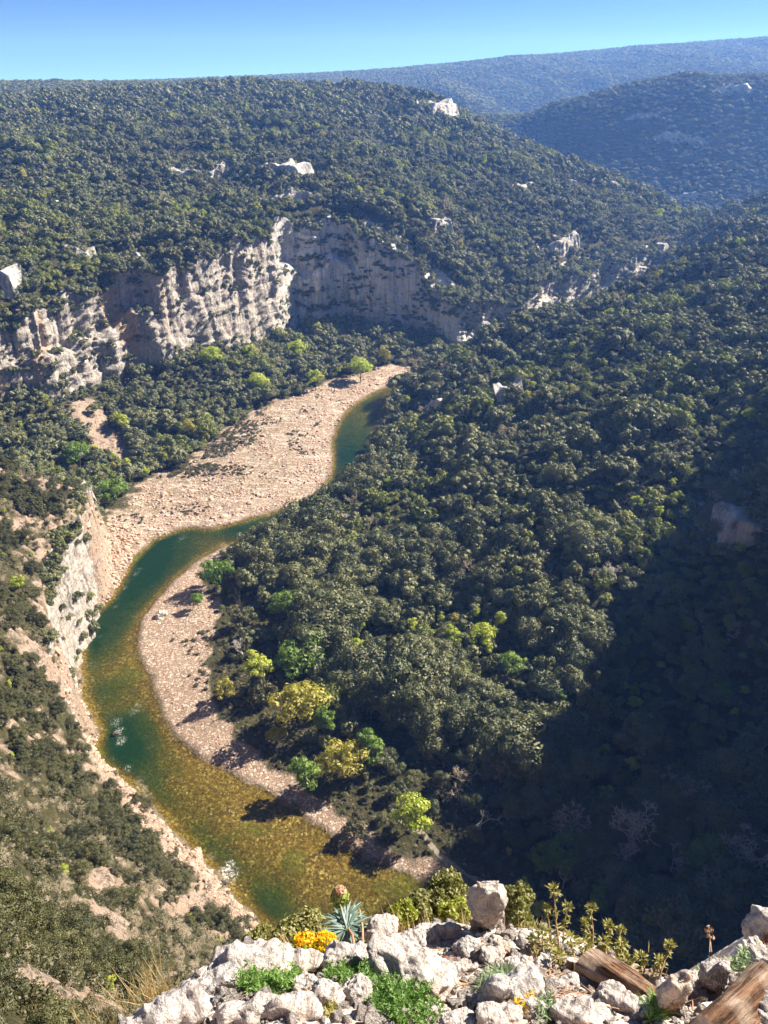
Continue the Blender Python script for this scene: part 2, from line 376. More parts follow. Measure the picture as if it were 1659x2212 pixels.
def mat_leaf(name, a, b, trans=.3, gloss=.12, hue_rand=.35):
    k = NT(name)
    oi = k.n('ShaderNodeObjectInfo'); t = k.attr('tint')
    f = k.math('ADD', k.math('MULTIPLY', oi.outputs['Random'], .55), k.math('MULTIPLY', t, .45))
    c = k.mix(f, a, b)
    dif = k.n('ShaderNodeBsdfDiffuse'); k.l(c, dif.inputs['Color'])
    tr = k.n('ShaderNodeBsdfTranslucent'); k.l(k.mix(.5, c, (a[0] * 1.6, a[1] * 2.0, a[2] * .8)), tr.inputs['Color'])
    m1 = k.n('ShaderNodeMixShader'); m1.inputs[0].default_value = trans; k.l(dif.outputs[0], m1.inputs[1]); k.l(tr.outputs[0], m1.inputs[2])
    gl = k.n('ShaderNodeBsdfGlossy'); gl.inputs['Roughness'].default_value = .6; gl.inputs['Color'].default_value = (.9, .9, .85, 1)
    m2 = k.n('ShaderNodeMixShader'); m2.inputs[0].default_value = gloss; k.l(m1.outputs[0], m2.inputs[1]); k.l(gl.outputs[0], m2.inputs[2])
    return k.done(m2.outputs[0])
def mat_plain(name, c1, c2, scale=8, rough=.85, bump=.4, dist=.05, stretch=(1, 1, 1)):
    k = NT(name); co = k.coord(stretch); n = k.noise(co, scale, 6, .65)
    return k.done(k.principled(k.ramp(n, [(.3, c1), (.7, c2)]), rough, k.bump(n, bump, dist), .2))

M = {}
M['terrain'] = mat_terrain()
M['cliff'] = mat_cliff('cliff_limestone')
M['oak'] = mat_leaf('oak_leaf', (.034, .050, .015), (.215, .213, .082), .20, .045)
M['olive'] = mat_leaf('olive_green_leaf', (.07, .095, .024), (.28, .29, .055), .30, .04)
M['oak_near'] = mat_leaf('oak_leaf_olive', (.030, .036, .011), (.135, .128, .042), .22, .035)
M['spring'] = mat_leaf('spring_leaf', (.30, .36, .03), (.50, .49, .065), .42, .04)
M['spring_gold'] = mat_leaf('spring_leaf_gold', (.30, .27, .035), (.52, .44, .085), .38, .04)
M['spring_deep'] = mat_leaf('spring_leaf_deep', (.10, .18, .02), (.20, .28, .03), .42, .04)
M['scrub'] = mat_leaf('scrub_leaf', (.06, .058, .018), (.125, .11, .038), .3, .05)
M['bark'] = mat_plain('bark', (.06, .05, .04), (.16, .135, .11), 3, .9)
M['bare'] = mat_plain('bare_twigs', (.32, .26, .18), (.55, .46, .34), 1.5, .9, 0)
M['bare_grey'] = mat_plain('grey_twigs', (.38, .34, .30), (.60, .55, .49), 1.5, .9, 0)
M['dead'] = mat_plain('dead_wood', (.5, .44, .36), (.68, .62, .54), 1.5, .9, 0)

# ------------------------------------------------------------------ the ground, one sheet from the rim to the horizon
rows = [-150., -90., -50., -25., -12., -6, -3]
y = -1.5
while y < 6600:
    rows.append(y); y += max(.0040 * (max(.875 * y, 0) + 106), .0026 * 106)
rows = np.array(rows)
nC = 560
s = np.linspace(-1, 1, nC)
Yg = np.repeat(rows[:, None], nC, 1)
dep_ = np.maximum(.875 * rows, 0) + 106
Wl = .60 * dep_ + 45; Wr = .60 * dep_ + 45
Xg = np.where(s[None] < 0, s[None] * Wl[:, None], s[None] * Wr[:, None])
extra = np.array([.03, .07, .12, .2, .3, .42, .56, .72, .88, 1.0])
right = Wr[:, None] + extra[None] * np.maximum(640 - Wr, 250)[:, None]
left = -(Wl[:, None] + extra[None][:, ::-1] * np.maximum(500 - Wl, 150)[:, None])
Xg = np.concatenate([left, Xg, right], 1); Yg = np.repeat(rows[:, None], Xg.shape[1], 1)
Zg = terrain_z(Xg, Yg)
nR, nC = Xg.shape
# masks
gravel = np.zeros_like(Xg); rockm = np.zeros_like(Xg); bedm = np.zeros_like(Xg); bushy = np.zeros_like(Xg)
jit = fbm(Xg / 7, Yg / 7, octv=3, seed=71) * 3.0
ok = (Yg > 60) & (Yg < 760)
def region(poly, soft=2.0):
    r = np.zeros_like(Xg); r[ok] = sstep(soft, -soft, seg_dist(Xg[ok], Yg[ok], poly) + jit[ok]); return r
jit0 = jit; jit = jit0 * 2.2 * (seg_dist(Xg, Yg, LEFT, False) > 25) + jit0 * (seg_dist(Xg, Yg, LEFT, False) <= 25); rA = region(BAR_A); jit = jit0
rB, rC, rD = region(BAR_B, 1.2), region(BANK_C), region(BANK_D)
gravel = np.maximum(rA, rB); rockm = np.maximum(np.maximum(rC, rD), rA * sstep(.1, .5, fbm(Xg / 16, Yg / 30, octv=3, seed=75)) * .8)
gravel = gravel * (1 - rC) 
bushy = rA * sstep(8, 40, np.where(ok, seg_dist(Xg, Yg, LEFT, False), 99))
dr_all = np.full_like(Xg, 999.); okr = (Yg > 50) & (Yg < 1020); dr_all[okr] = seg_dist(Xg[okr], Yg[okr], RIVER)
bedm = sstep(.25, -.15, Zg + (dr_all > 3) * 9)
shore = sstep(9, 1, dr_all + jit) * (1 - bedm) * (Yg < 600); rockm = np.maximum(rockm, shore * .7 * (1 - rB))
# rock showing through: near slope, far slopes in places
dn_all = seg_dist(Xg, Yg, NEAR)
nearslope = (dn_all < 0) & (Yg < 360)
rk_near = sstep(.30, .52, fbm(Xg / 13, Yg / 13, octv=3, seed=81) + .55 * fbm(Xg / 3.2, Yg / 3.2, octv=2, seed=83)) * nearslope
rockm = np.maximum(rockm, rk_near * .95)
SCREE = px_poly([(150,890),(200,870),(240,900),(290,945),(280,980),(235,960),(180,930)], 17)
rS = region(SCREE); rockm = np.maximum(rockm, rS); 
# roughen rocky ground
Zg = Zg + rockm * (1 - bedm) * (ridged(Xg / 6, Yg / 6, octv=4, seed=91) * (.7 + .9 * nearslope) + fbm(Xg / 2.4, Yg / 2.4, octv=2, seed=92) * .8 * nearslope + np.round(fbm(Xg / 5, Yg / 5, octv=3, seed=94) * 3) * .45 * nearslope) * sstep(1, 6, dr_all) * sstep(3, 8, np.hypot(Xg, Yg)) \
    + rC * (1 - bedm) * np.clip(ridged(Xg / 9, Yg / 9, octv=4, seed=93), 0, 2) * 1.4 * sstep(0, 5, dr_all)
Zg = Zg + gravel * (1 - bedm) * fbm(Xg / 14, Yg / 14, octv=3, seed=95) * .35 * sstep(0, 8, dr_all)
rocky_cut = np.zeros_like(Xg)
V = np.stack([Xg, Yg, Zg], -1).reshape(-1, 3)
ter_faces = grid_faces(nR, nC)
masks = np.stack([gravel, rockm, bedm, np.ones_like(Xg)], -1).reshape(-1, 4)
ter = link('terrain', mesh_arr('terrain', V, ter_faces, [M['terrain']], {'masks': masks, 'bushy': bushy.ravel(), 'flow': rA.ravel(), 'wet': (sstep(2.2, .3, dr_all + jit * .25) * (1 - bedm)).ravel()}))
tag(ter, kind='structure')

# sampler on the finished sheet (bilinear in row / column space)
def sample_grid(A, X, Y):
    X = np.asarray(X, float); Y = np.asarray(Y, float)
    r = np.clip(np.searchsorted(rows, Y) - 1, 0, nR - 2); fr = np.clip((Y - rows[r]) / (rows[r + 1] - rows[r]), 0, 1)
    # columns: same number everywhere, so invert on the interpolated row
    out = np.empty_like(X)
    order = np.argsort(r, kind='stable'); rs = r[order]
    cuts = np.flatnonzero(np.diff(rs)) + 1
    for grp in np.split(order, cuts):
        rr = r[grp[0]]
        f = fr[grp]
        x0 = Xg[rr]; x1 = Xg[rr + 1]
        c0 = np.interp(X[grp], x0, np.arange(nC)); c1 = np.interp(X[grp], x1, np.arange(nC))
        def lin(row, c):
            i = np.clip(c.astype(int), 0, nC - 2); g = c - i
            return row[i] * (1 - g) + row[i + 1] * g
        out[grp] = lin(A[rr], c0) * (1 - f) + lin(A[rr + 1], c1) * f
    return out
def ground(x, y): return float(sample_grid(Zg, np.array([x], float), np.array([y], float))[0])

# ------------------------------------------------------------------ cliffs: faces swept along a plan line, broken up in 3D
def cliff_mesh(name, line, base_f, top_f, step, nrow, amp, seed, back=14, lean=.06, face_sign=1, rust=0, tb=9, taper=1, tier=0.0, fs=1.0, pale=None):
    Pl, sl = resample(line, step)
    for _ in range(3):
        Pl[1:-1] = (Pl[:-2] + 2 * Pl[1:-1] + Pl[2:]) / 4
    tg = np.gradient(Pl, axis=0); nn = np.c_[tg[:, 1], -tg[:, 0]] * face_sign; nn /= np.linalg.norm(nn, axis=1)[:, None]
    for _ in range(12): nn[1:-1] = (nn[:-2] + nn[1:-1] + nn[2:]) / 3
    bz = base_f(Pl[:, 0] + nn[:, 0] * 3, Pl[:, 1] + nn[:, 1] * 3) - 3
    tz = top_f(Pl[:, 0] - nn[:, 0] * tb, Pl[:, 1] - nn[:, 1] * tb)
    endt = sstep(0, taper, sl) * sstep(0, taper, sl[-1] - sl)
    tz = bz + (np.maximum(tz, bz + 1) - bz) * np.maximum(endt, .02)
    tz = tz + fbm(sl / 14, sl * 0 + seed, octv=4, seed=seed) * np.clip((tz - bz) * .10, 0, 7)
    nb = 10
    h = np.linspace(0, 1, nrow)
    terr = tier * sstep(-.15, .35, fbm(sl / 45, sl * 0 + 3.3, octv=2, seed=seed + 40)) * np.clip((tz - bz - 25) / 50, 0, 1)
    lev = .58 + .10 * fbm(sl / 30, sl * 0 + 8.1, octv=2, seed=seed + 41)
    rowsV = []; wts = []
    for hh in h:
        z = bz + (tz - bz) * hh
        off = -lean * (z - bz) - terr * sstep(lev - .02, lev + .035, hh)
        rowsV.append(np.c_[Pl + nn * off[:, None], z]); wts.append(1.0)
    topoff = -lean * (tz - bz) - terr
    for q in range(1, nb + 1):
        d = back * q / nb
        xy = Pl + nn * (topoff - d)[:, None]
        z = np.minimum(tz + .3 * q, top_f(xy[:, 0], xy[:, 1]) + 1.2 - 2.2 * q / nb)
        z = tz * (1 - q / nb) + (top_f(xy[:, 0], xy[:, 1]) - 1.0) * (q / nb)
        rowsV.append(np.c_[xy, z]); wts.append(1 - q / nb)
    A = np.stack(rowsV); w = np.array(wts)[:, None]
    x, y_, z = A[..., 0], A[..., 1], A[..., 2]
    s_ = np.repeat(sl[None], len(A), 0)
    hgt = np.clip((tz - bz) / 40, .15, 1)[None]
    q = fs
    pz_ = (np.zeros(len(sl)) if pale is None else np.interp(Pl[:, 0], pale[0], pale[1]))[None]
    d = fbm(s_ / (26 * q), z / (150 * q), octv=3, seed=seed) * 4.6 + ridged(s_ / (10 * q), z / (65 * q), octv=3, seed=seed + 3) * .85 * (1 - .6 * pz_) \
        + np.round(fbm(s_ / (17 * q), z / (26 * q), octv=3, seed=seed + 9) * 3.2) * .75 + fbm(s_ / (55 * q), z / (4.6 * q) + 1.5 * fbm(s_ / (30 * q), z * 0, octv=2, seed=seed + 6), octv=3, seed=seed + 5) * (.95 + .9 * pz_) \
        + fbm(x / (3.2 * q), y_ / (3.2 * q), z / (4.5 * q), 3, seed + 11) * .42 - 1.6 * sstep(.10, .0, np.abs(vnoise(s_ / (13 * q), z / (70 * q), seed=seed + 31))) - 1.0 * sstep(.12, .0, np.abs(vnoise(s_ / (60 * q), z / (9 * q), seed=seed + 33))) + pz_ * 2.0 * np.clip((z - bz[None]) / np.maximum(tz - bz, 1)[None], 0, 1) ** 1.5
    d = d * q
    d = d * amp * hgt * w
    A[..., 0] += nn[None, :, 0] * d; A[..., 1] += nn[None, :, 1] * d
    A[..., 2] += fbm(x / 6, y_ / 6, z / 6, 3, seed + 21) * .3 * amp * w
    vs = A.reshape(-1, 3)
    at = {'rust': np.repeat((np.zeros(len(sl)) + rust if np.isscalar(rust) else np.interp(Pl[:, 0], rust[0], rust[1]))[None], len(A), 0).ravel()}
    pz = np.zeros(len(sl)) if pale is None else np.interp(Pl[:, 0], pale[0], pale[1])
    at['pale'] = np.repeat(pz[None], len(A), 0).ravel()
    fc = grid_faces(len(A), len(sl))
    if face_sign > 0: fc = fc[:, ::-1]
    return mesh_arr(name, vs, fc[:, ::-1], [M['cliff']], at), A
cove = lambda s: s
me, CA = cliff_mesh('cliff', CLIFF[1:-1], lower, upper, 1.4, 96, 1.0, 101, tier=13.0, back=26, pale=([-100, -75, 60, 130], [0, 1, 1, .2]), rust=([-400, -180, -130, 60], [1, .8, .25, .05]))  # cove stretch is white stone, also brightened in colour for weak fill light
c1 = link('cliff', me); tag(c1, kind='structure')
near_line = px_poly([(150,1620),(162,1570),(168,1510),(166,1440),(170,1390),(186,1335),(213,1297),(226,1250),(230,1200),(228,1150),(224,1120)], 4) 
me, CB = cliff_mesh('cliff', near_line, lower, near_f, 1.0, 56, .55, 131, back=6, lean=.04, rust=.25, tb=4, taper=16)
c2 = link('cliff', me); tag(c2, kind='structure')

# ------------------------------------------------------------------ river surface
rx = [p[0] for p in RIVER]; ry = [p[1] for p in RIVER]
def water_sheet():
    x0, x1, y0, y1 = -165, 460, 70, 1000
    st = 1.25
    xs = np.arange(x0, x1, st); ys = []
    yy = y0
    while yy < y1: ys.append(yy); yy += 1.1 + max(0, yy - 300) / 250
    ys = np.array(ys); X, Y = np.meshgrid(xs, ys)
    d = seg_dist(X, Y, RIVER)
    keep = d < 7
    fc = grid_faces(len(ys), len(xs)); kf = keep.ravel()[fc].all(1); fc = fc[kf]
    used = np.unique(fc); remap = np.full(X.size, -1); remap[used] = np.arange(len(used))
    v = np.c_[X.ravel()[used], Y.ravel()[used], np.zeros(len(used))]
    dep = np.clip(DEP(v[:, 0], v[:, 1]), 0, 1) * sstep(0.5, 6, -d.ravel()[used])
    foam_pts = [(490,1890,16,1.1),(497,1870,9,1.0),(478,1905,10,.8),(258,1580,9,.75),(250,1560,12,.6),(262,1600,10,.7),(240,1640,7,.5),(290,1535,12,.5),(300,1690,12,.55),(318,1720,12,.55),(345,1770,10,.35),(205,1400,10,.25),(300,1230,12,.35),(280,1255,12,.35),(260,1290,10,.3),(390,1165,12,.4),(200,1470,8,.4),(455,1850,9,.5),(275,1660,9,.6),(310,1705,8,.7),(330,1745,8,.6),(362,1790,8,.45),(195,1435,7,.45),(215,1375,7,.4),(250,1310,7,.45),(270,1270,7,.5),(292,1240,7,.5),(395,1160,8,.5),(300,1520,8,.5),(290,1490,6,.45)]
    foam = np.zeros(len(v))
    u_, v_, _ = project(v)
    for (fu, fv, rr, a) in foam_pts:
        c = at_z(fu, fv, 0); rm = rr / FPX * np.linalg.norm(c - CAM) * 1.3
        foam = np.maximum(foam, a * np.exp(-((v[:, 0] - c[0]) ** 2 + ((v[:, 1] - c[1]) / 1.3) ** 2) / rm ** 2))
    return v, remap[fc], dep, foam
wv, wf, wd, wfo = water_sheet()
wv[:, 2] += fbm(wv[:, 0] / 2.2, wv[:, 1] / 2.2, octv=2, seed=55) * .02
def mat_water():
    k = NT('river_water'); co = k.coord()
    dep = k.attr('depth'); foam = k.attr('foam')
    wob = k.math('ADD', dep, k.math('MULTIPLY', k.math('SUBTRACT', k.noise(co, .12, 5, .65), .5), .6))
    deepf = k.ramp(wob, [(.12, .06), (.5, .5), (.9, .94)])
    dcol = k.ramp(wob, [(.2, (.060, .050, .010)), (.5, (.026, .045, .009)), (.9, (.006, .023, .006))])
    tr = k.n('ShaderNodeBsdfTransparent'); k.l(k.ramp(dep, [(0, (.95, .88, .72)), (.5, (.72, .74, .40))]), tr.inputs[0])
    df = k.n('ShaderNodeBsdfDiffuse'); k.l(dcol, df.inputs[0])
    m1 = k.n('ShaderNodeMixShader'); k.l(deepf, m1.inputs[0]); k.l(tr.outputs[0], m1.inputs[1]); k.l(df.outputs[0], m1.inputs[2])
    nrm = k.bump(k.math('ADD', k.noise(co, 1.1, 4, .6, .5), k.math('MULTIPLY', k.noise(co, .3, 3, .6), 1.5)), .35, .35)
    gl = k.n('ShaderNodeBsdfGlossy'); gl.inputs['Roughness'].default_value = .08; k.l(nrm, gl.inputs['Normal'])
    ge = k.n('ShaderNodeNewGeometry'); vm = k.n('ShaderNodeVectorMath'); vm.operation = 'DOT_PRODUCT'; k.l(ge.outputs['Incoming'], vm.inputs[0]); k.l(nrm, vm.inputs[1])
    fr = k.math('ADD', .012, k.math('MULTIPLY', .9, k.math('POWER', k.math('SUBTRACT', 1.0, k.math('ABSOLUTE', vm.outputs['Value'])), 5.0)))
    m2 = k.n('ShaderNodeMixShader'); k.l(fr, m2.inputs[0]); k.l(m1.outputs[0], m2.inputs[1]); k.l(gl.outputs[0], m2.inputs[2])
    wh = k.n('ShaderNodeBsdfDiffuse'); wh.inputs[0].default_value = (.85, .87, .88, 1)
    fn = k.noise(co, .95, 7, .8, 1.6)
    fm = k.ramp(k.math('MULTIPLY', k.math('ADD', foam, 0), k.ramp(fn, [(.46, 0.0), (.66, 1)])), [(.16, 0), (.55, .8)])
    m3 = k.n('ShaderNodeMixShader'); k.l(fm, m3.inputs[0]); k.l(m2.outputs[0], m3.inputs[1]); k.l(wh.outputs[0], m3.inputs[2])
    return k.done(m3.outputs[0])
M['water'] = mat_water()
wat = link('river', mesh_arr('river', wv, wf, [M['water']], {'depth': wd, 'foam': wfo})); tag(wat, kind='structure')
# ------------------------------------------------------------------ plants
def rand_dirs(n, zmin=-1.0, r=rng):
    z = r.uniform(zmin, 1, n); a = r.uniform(0, 2 * np.pi, n); q = np.sqrt(1 - z * z)
    return np.c_[q * np.cos(a), q * np.sin(a), z]
def leaf_quads(c, nrm, size, r=rng, aspect=.6):
    """one small diamond leaf spray per centre"""
    n = len(c); ref = rand_dirs(n, -1, r)
    a = np.cross(nrm, ref); a /= np.linalg.norm(a, axis=1)[:, None] + 1e-9
    b = np.cross(nrm, a)
    L = size * r.uniform(.65, 1.25, n)[:, None]
    fold = nrm * L * r.uniform(-.25, .25, (n, 1))
    v = np.stack([c + a * L, c + b * L * aspect + fold, c - a * L, c - b * L * aspect + fold], 1).reshape(-1, 3)
    return v, np.arange(4 * n).reshape(-1, 4)
def crown_arr(Rr, H, base, ncl, nleaf, leaf, seed, clr=(.26, .46), top_bias=.0, loose=0.0, zmin=-.35, nj=.20):
    r = np.random.default_rng(seed)
    hz = (H - base) / 2; cz = base + hz
    d = rand_dirs(ncl, zmin, r)
    f = r.uniform(.45, .92, ncl)[:, None]
    lob = 1 + .28 * np.sin(np.arctan2(d[:, 1], d[:, 0]) * r.integers(2, 4) + r.uniform(0, 6))[:, None]
    cc = d * f * np.array([Rr, Rr, hz]) * lob + [0, 0, cz]
    rad = r.uniform(*clr, ncl) * Rr
    idx = np.repeat(np.arange(ncl), nleaf)
    dd = rand_dirs(len(idx), -.55, r)
    pos = cc[idx] + dd * (rad[idx] * r.uniform(.86 - loose, 1.04 + loose, len(idx)))[:, None] * np.array([1, 1, .82])
    nr = dd + r.normal(0, nj, dd.shape); nr /= np.linalg.norm(nr, axis=1)[:, None]
    v, f4 = leaf_quads(pos, nr, leaf, r)
    tint = np.repeat(np.clip(r.uniform(0, 1, ncl)[idx] * .7 + r.uniform(0, .3, len(idx)), 0, 1), 4)
    return v, f4, tint
def tubes(segs, sides=4):
    """segs: (p0, p1, r0, r1)"""
    V, Fc = [], []; n = 0
    for p0, p1, r0, r1 in segs:
        p0 = np.array(p0, float); p1 = np.array(p1, float); d = p1 - p0; d /= np.linalg.norm(d) + 1e-9
        a = np.cross(d, [0, 0, 1.0] if abs(d[2]) < .9 else [1.0, 0, 0]); a /= np.linalg.norm(a); b = np.cross(d, a)
        t = np.arange(sides) * 2 * np.pi / sides
        ring = np.cos(t)[:, None] * a + np.sin(t)[:, None] * b
        V += [p0 + ring * r0, p1 + ring * r1]
        for i in range(sides): Fc.append((n + i, n + (i + 1) % sides, n + sides + (i + 1) % sides, n + sides + i))
        n += 2 * sides
    return np.concatenate(V), np.array(Fc)
def trunk_segs(H, base, Rr, r0, seed, limbs=5):
    r = random.Random(seed); p = np.array([0, 0, -1.2]); segs = []
    top = base + (H - base) * .55; n = 5; rad = r0
    for i in range(n):
        q = np.array([p[0] + r.uniform(-.12, .12) * H / 8, p[1] + r.uniform(-.12, .12) * H / 8, -1.2 + (top + 1.2) * (i + 1) / n])
        segs.append((p, q, rad, rad * .82)); p, rad = q, rad * .82
        if i >= 1:
            for _ in range(2 if limbs > 3 else 1):
                a = r.uniform(0, 6.28); e = q + np.array([math.cos(a) * Rr * .6, math.sin(a) * Rr * .6, (H - base) * r.uniform(.15, .4)])
                m = (q + e) / 2 + np.array([0, 0, .25]); segs += [(q, m, rad * .55, rad * .38), (m, e, rad * .38, rad * .15)]
    return segs
def bare_segs(H, Rr, seed, depth=5, r0=.16, spread=.62, up=.25, thick=.022, nb=3):
    r = random.Random(seed); segs = []
    def grow(p, d, L, rad, k):
        bend = np.array([r.gauss(0, .16), r.gauss(0, .16), r.gauss(0, .1)])
        m = p + d * L * .5; d2 = d + bend; d2 /= np.linalg.norm(d2); q = m + d2 * L * .5
        segs.append((p, m, rad, rad * .85)); segs.append((m, q, rad * .85, rad * .68))
        if k == 0: return
        for i in range(nb if k > 1 else nb + 1):
            v = np.array([r.gauss(0, 1), r.gauss(0, 1), r.gauss(0, .7)]); v /= np.linalg.norm(v)
            e = d2 * (1 - spread) + v * spread + np.array([0, 0, up * .5]); e /= np.linalg.norm(e)
            s0 = q if i else m + (q - m) * r.uniform(.3, 1)
            grow(s0, e, L * r.uniform(.62, .82), max(rad * .6, thick), k - 1)
    grow(np.array([0, 0, -.6]), np.array([0, 0, 1.0]), H * .34 + .4, r0, depth)
    return segs

def crown_mesh(nm, mat, *a, **kw):
    v, f, t = crown_arr(*a, **kw); return mesh_arr(nm, v, f, [mat], {'tint': t}, smooth=False)
def trunk_mesh(nm, mat, H, base, Rr, r0, seed, limbs=5):
    v, f = tubes(trunk_segs(H, base, Rr, r0, seed, limbs), 6); return mesh_arr(nm, v, f, [mat])
OAK = [(3.4, 6.4, .7), (3.0, 7.2, 1.0), (3.8, 6.0, .6), (3.2, 5.6, .5)]
oak_crown = [crown_mesh('oak_crown', M['oak'], R_, H, b, 46, 95, .21, 300 + i) for i, (R_, H, b) in enumerate(OAK)]
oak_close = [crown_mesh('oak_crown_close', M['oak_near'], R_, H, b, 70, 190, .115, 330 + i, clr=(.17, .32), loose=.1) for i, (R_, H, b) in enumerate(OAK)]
oak_trunk = [trunk_mesh('oak_trunk', M['bark'], H, b, R_, .2, 320 + i) for i, (R_, H, b) in enumerate(OAK)]
oak_mid = [crown_mesh('oak_crown_mid', M['oak'], R_, H, b, 22, 60, .42, 340 + i, clr=(.3, .5)) for i, (R_, H, b) in enumerate(OAK)]
oak_lo = [crown_mesh('oak_crown_low', M['oak'], R_, H, b, 13, 22, .95, 360 + i, clr=(.35, .6)) for i, (R_, H, b) in enumerate(OAK)]
olive_mid = [crown_mesh('olive_crown', M['olive'], R_, H, b, 22, 60, .40, 345 + i, clr=(.28, .5), loose=.08) for i, (R_, H, b) in enumerate(OAK)]
olive_lo = [crown_mesh('olive_crown', M['olive'], R_, H, b, 13, 22, .9, 365 + i, clr=(.35, .6)) for i, (R_, H, b) in enumerate(OAK)]
SPR = [(2.8, 8.0, 1.4), (2.3, 9.5, 1.6), (3.2, 7.0, 1.0)]
spr_crown = [crown_mesh('spring_crown', M['spring'], R_, H, b, 34, 70, .24, 400 + i, clr=(.2, .4), loose=.12) for i, (R_, H, b) in enumerate(SPR)]
spr_gold = [crown_mesh('spring_crown', M['spring_gold'], R_, H, b, 40, 60, .22, 430 + i, clr=(.16, .36), loose=.25) for i, (R_, H, b) in enumerate(SPR)]
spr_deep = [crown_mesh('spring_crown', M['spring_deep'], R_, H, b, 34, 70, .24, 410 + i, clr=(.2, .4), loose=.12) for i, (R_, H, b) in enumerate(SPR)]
spr_trunk = [trunk_mesh('spring_trunk', M['bark'], H, b, R_, .17, 420 + i) for i, (R_, H, b) in enumerate(SPR)]
SCR = [(2.2, 3.0, .1), (2.0, 3.6, .2), (2.5, 2.6, .1)]
scr_crown = [crown_mesh('shrub_foliage', M['scrub'], R_, H, b, 34, 70, .17, 440 + i, clr=(.2, .4), loose=.1) for i, (R_, H, b) in enumerate(SCR)]
def bare_mesh(nm, mat, *a, **kw):
    v, f = tubes(bare_segs(*a, **kw), 3); return mesh_arr(nm, v, f, [mat], smooth=False)
bare_tree = [bare_mesh('bare_branches', M['bare_grey'], 9, 3.5, 460 + i, depth=5, nb=3, r0=.22, thick=.045) for i in range(3)]
bare_tan = [bare_mesh('bare_branches', M['bare'], 8, 3.2, 470 + i, depth=5, nb=3, r0=.18, thick=.045, spread=.7) for i in range(3)]
bare_shrub = [bare_mesh('bare_shrub', M['bare'], 4.2, 2.6, 480 + i, depth=5, nb=3, r0=.07, thick=.022, spread=.72, up=.1) for i in range(3)]
dead_tree = bare_mesh('dead_branches', M['dead'], 11, 3, 491, depth=3, nb=2, r0=.22, thick=.06, spread=.5)

# ---- ray casting on what is already built
def bvh_of(*pairs):
    vs, fs, n = [], [], 0
    for v, f in pairs:
        vs.append(v); fs.append(np.asarray(f) + n); n += len(v)
    return BVHTree.FromPolygons(np.concatenate(vs).tolist(), np.concatenate(fs).tolist())
def arr_of(A): return A.reshape(-1, 3), grid_faces(A.shape[0], A.shape[1])
BV = bvh_of((V, ter_faces), arr_of(CA), arr_of(CB))
CAMV = Vector(CAM)
def hit(u, v):
    loc, nr, i, d = BV.ray_cast(CAMV, Vector(ray(u, v)).normalized(), 9000)
    return np.array(loc) if loc is not None else None
def visible(p):
    d = Vector(p) - CAMV; L = d.length
    loc, nr, i, dist = BV.ray_cast(CAMV, d / L, L - 1.5)
    return loc is None

# ---- scatter positions
def scatter(spacing, y0, y1, seed, xfun=None, mx=1.18):
    r = np.random.default_rng(seed); out = []
    y_ = y0
    ys = np.arange(y0, y1, spacing)
    for k, yy in enumerate(ys):
        half = (.875 * yy + 106) * .5 * mx + 14
        xs = np.arange(-half, half, spacing) + (k % 2) * spacing * .5
        out.append(np.c_[xs, np.full(len(xs), yy)])
    p = np.concatenate(out); p += r.uniform(-.42, .42, p.shape) * spacing
    return p
def info(p):
    x, y = p[:, 0], p[:, 1]
    z = sample_grid(Zg, x, y)
    e = 2.5 + y / 400
    gx = (sample_grid(Zg, x + e, y) - sample_grid(Zg, x - e, y)) / (2 * e); gy = (sample_grid(Zg, x, y + e) - sample_grid(Zg, x, y - e)) / (2 * e)
    zl = np.minimum(sample_grid(Zg, x, y - 1), z)
    return z, np.hypot(gx, gy)
TRAIL = [tuple(hit(u, v)[:2]) for u, v in [(845,1745),(858,1765),(885,1790),(915,1800),(930,1825),(950,1848),(985,1872),(1010,1892),(1045,1905),(1075,1925)]]
def base_ok(p, z, sl, r, rock_lim=.55, smax=1.7):
    g = sample_grid(gravel, p[:, 0], p[:, 1]); rk = sample_grid(rockm, p[:, 0], p[:, 1]); bd = sample_grid(bedm, p[:, 0], p[:, 1])
    k = (g < .35) & (bd < .1) & (sl < smax) & ((rk < rock_lim) | (r.random(len(p)) < .06))
    nearv = p[:, 1] < 1020
    dr = np.full(len(p), 99.); dr[nearv] = seg_dist(p[nearv, 0], p[nearv, 1], RIVER); k &= dr > 3.5
    k &= seg_dist(p[:, 0], p[:, 1], TRAIL, False) > 1.8
    return k
r_ = np.random.default_rng(77)
pts = []
# near slope, mid forest, far forest:  columns x y z size zone
p = scatter(3.5, 22, 360, 1); p = p[(seg_dist(p[:, 0], p[:, 1], NEAR) < -1.0)]; z, sl = info(p)
k = base_ok(p, z, sl, r_, .72, 3.2) & (np.sqrt(p[:, 0] ** 2 + p[:, 1] ** 2 + (z - 220) ** 2) > 52); p, z = p[k], z[k]
near_p = np.c_[p, z, r_.uniform(.42, .95, len(p)) * (.62 + .38 * sstep(60, 110, np.sqrt(p[:, 0] ** 2 + p[:, 1] ** 2 + (z - 220) ** 2))), np.zeros(len(p))]
p = scatter(5.2, 60, 1560, 2); dn = seg_dist(p[:, 0], p[:, 1], NEAR); p = p[dn > 1.5]; z, sl = info(p)
k = base_ok(p, z, sl, r_); p, z = p[k], z[k]
szn = .92 + .42 * fbm(p[:, 0] / 25, p[:, 1] / 25, octv=3, seed=61) + 0; szn = szn * np.exp(r_.normal(0, .30, len(p)))
flat = sstep(14, 3, z) * (p[:, 1] < 420); dbar = seg_dist(p[:, 0], p[:, 1], BAR_B)
szn = np.clip(szn, .38, 1.9) * (1 + .40 * flat * sstep(10, 30, dbar)) * (.42 + .58 * sstep(2, 17, dbar))
drv = seg_dist(p[:, 0], p[:, 1], RIGHT, False); szn *= 1 + .45 * sstep(30, 8, drv) * (p[:, 1] > 385) * (p[:, 1] < 640)
fld = (p[:, 1] < 310) & (z < 9)
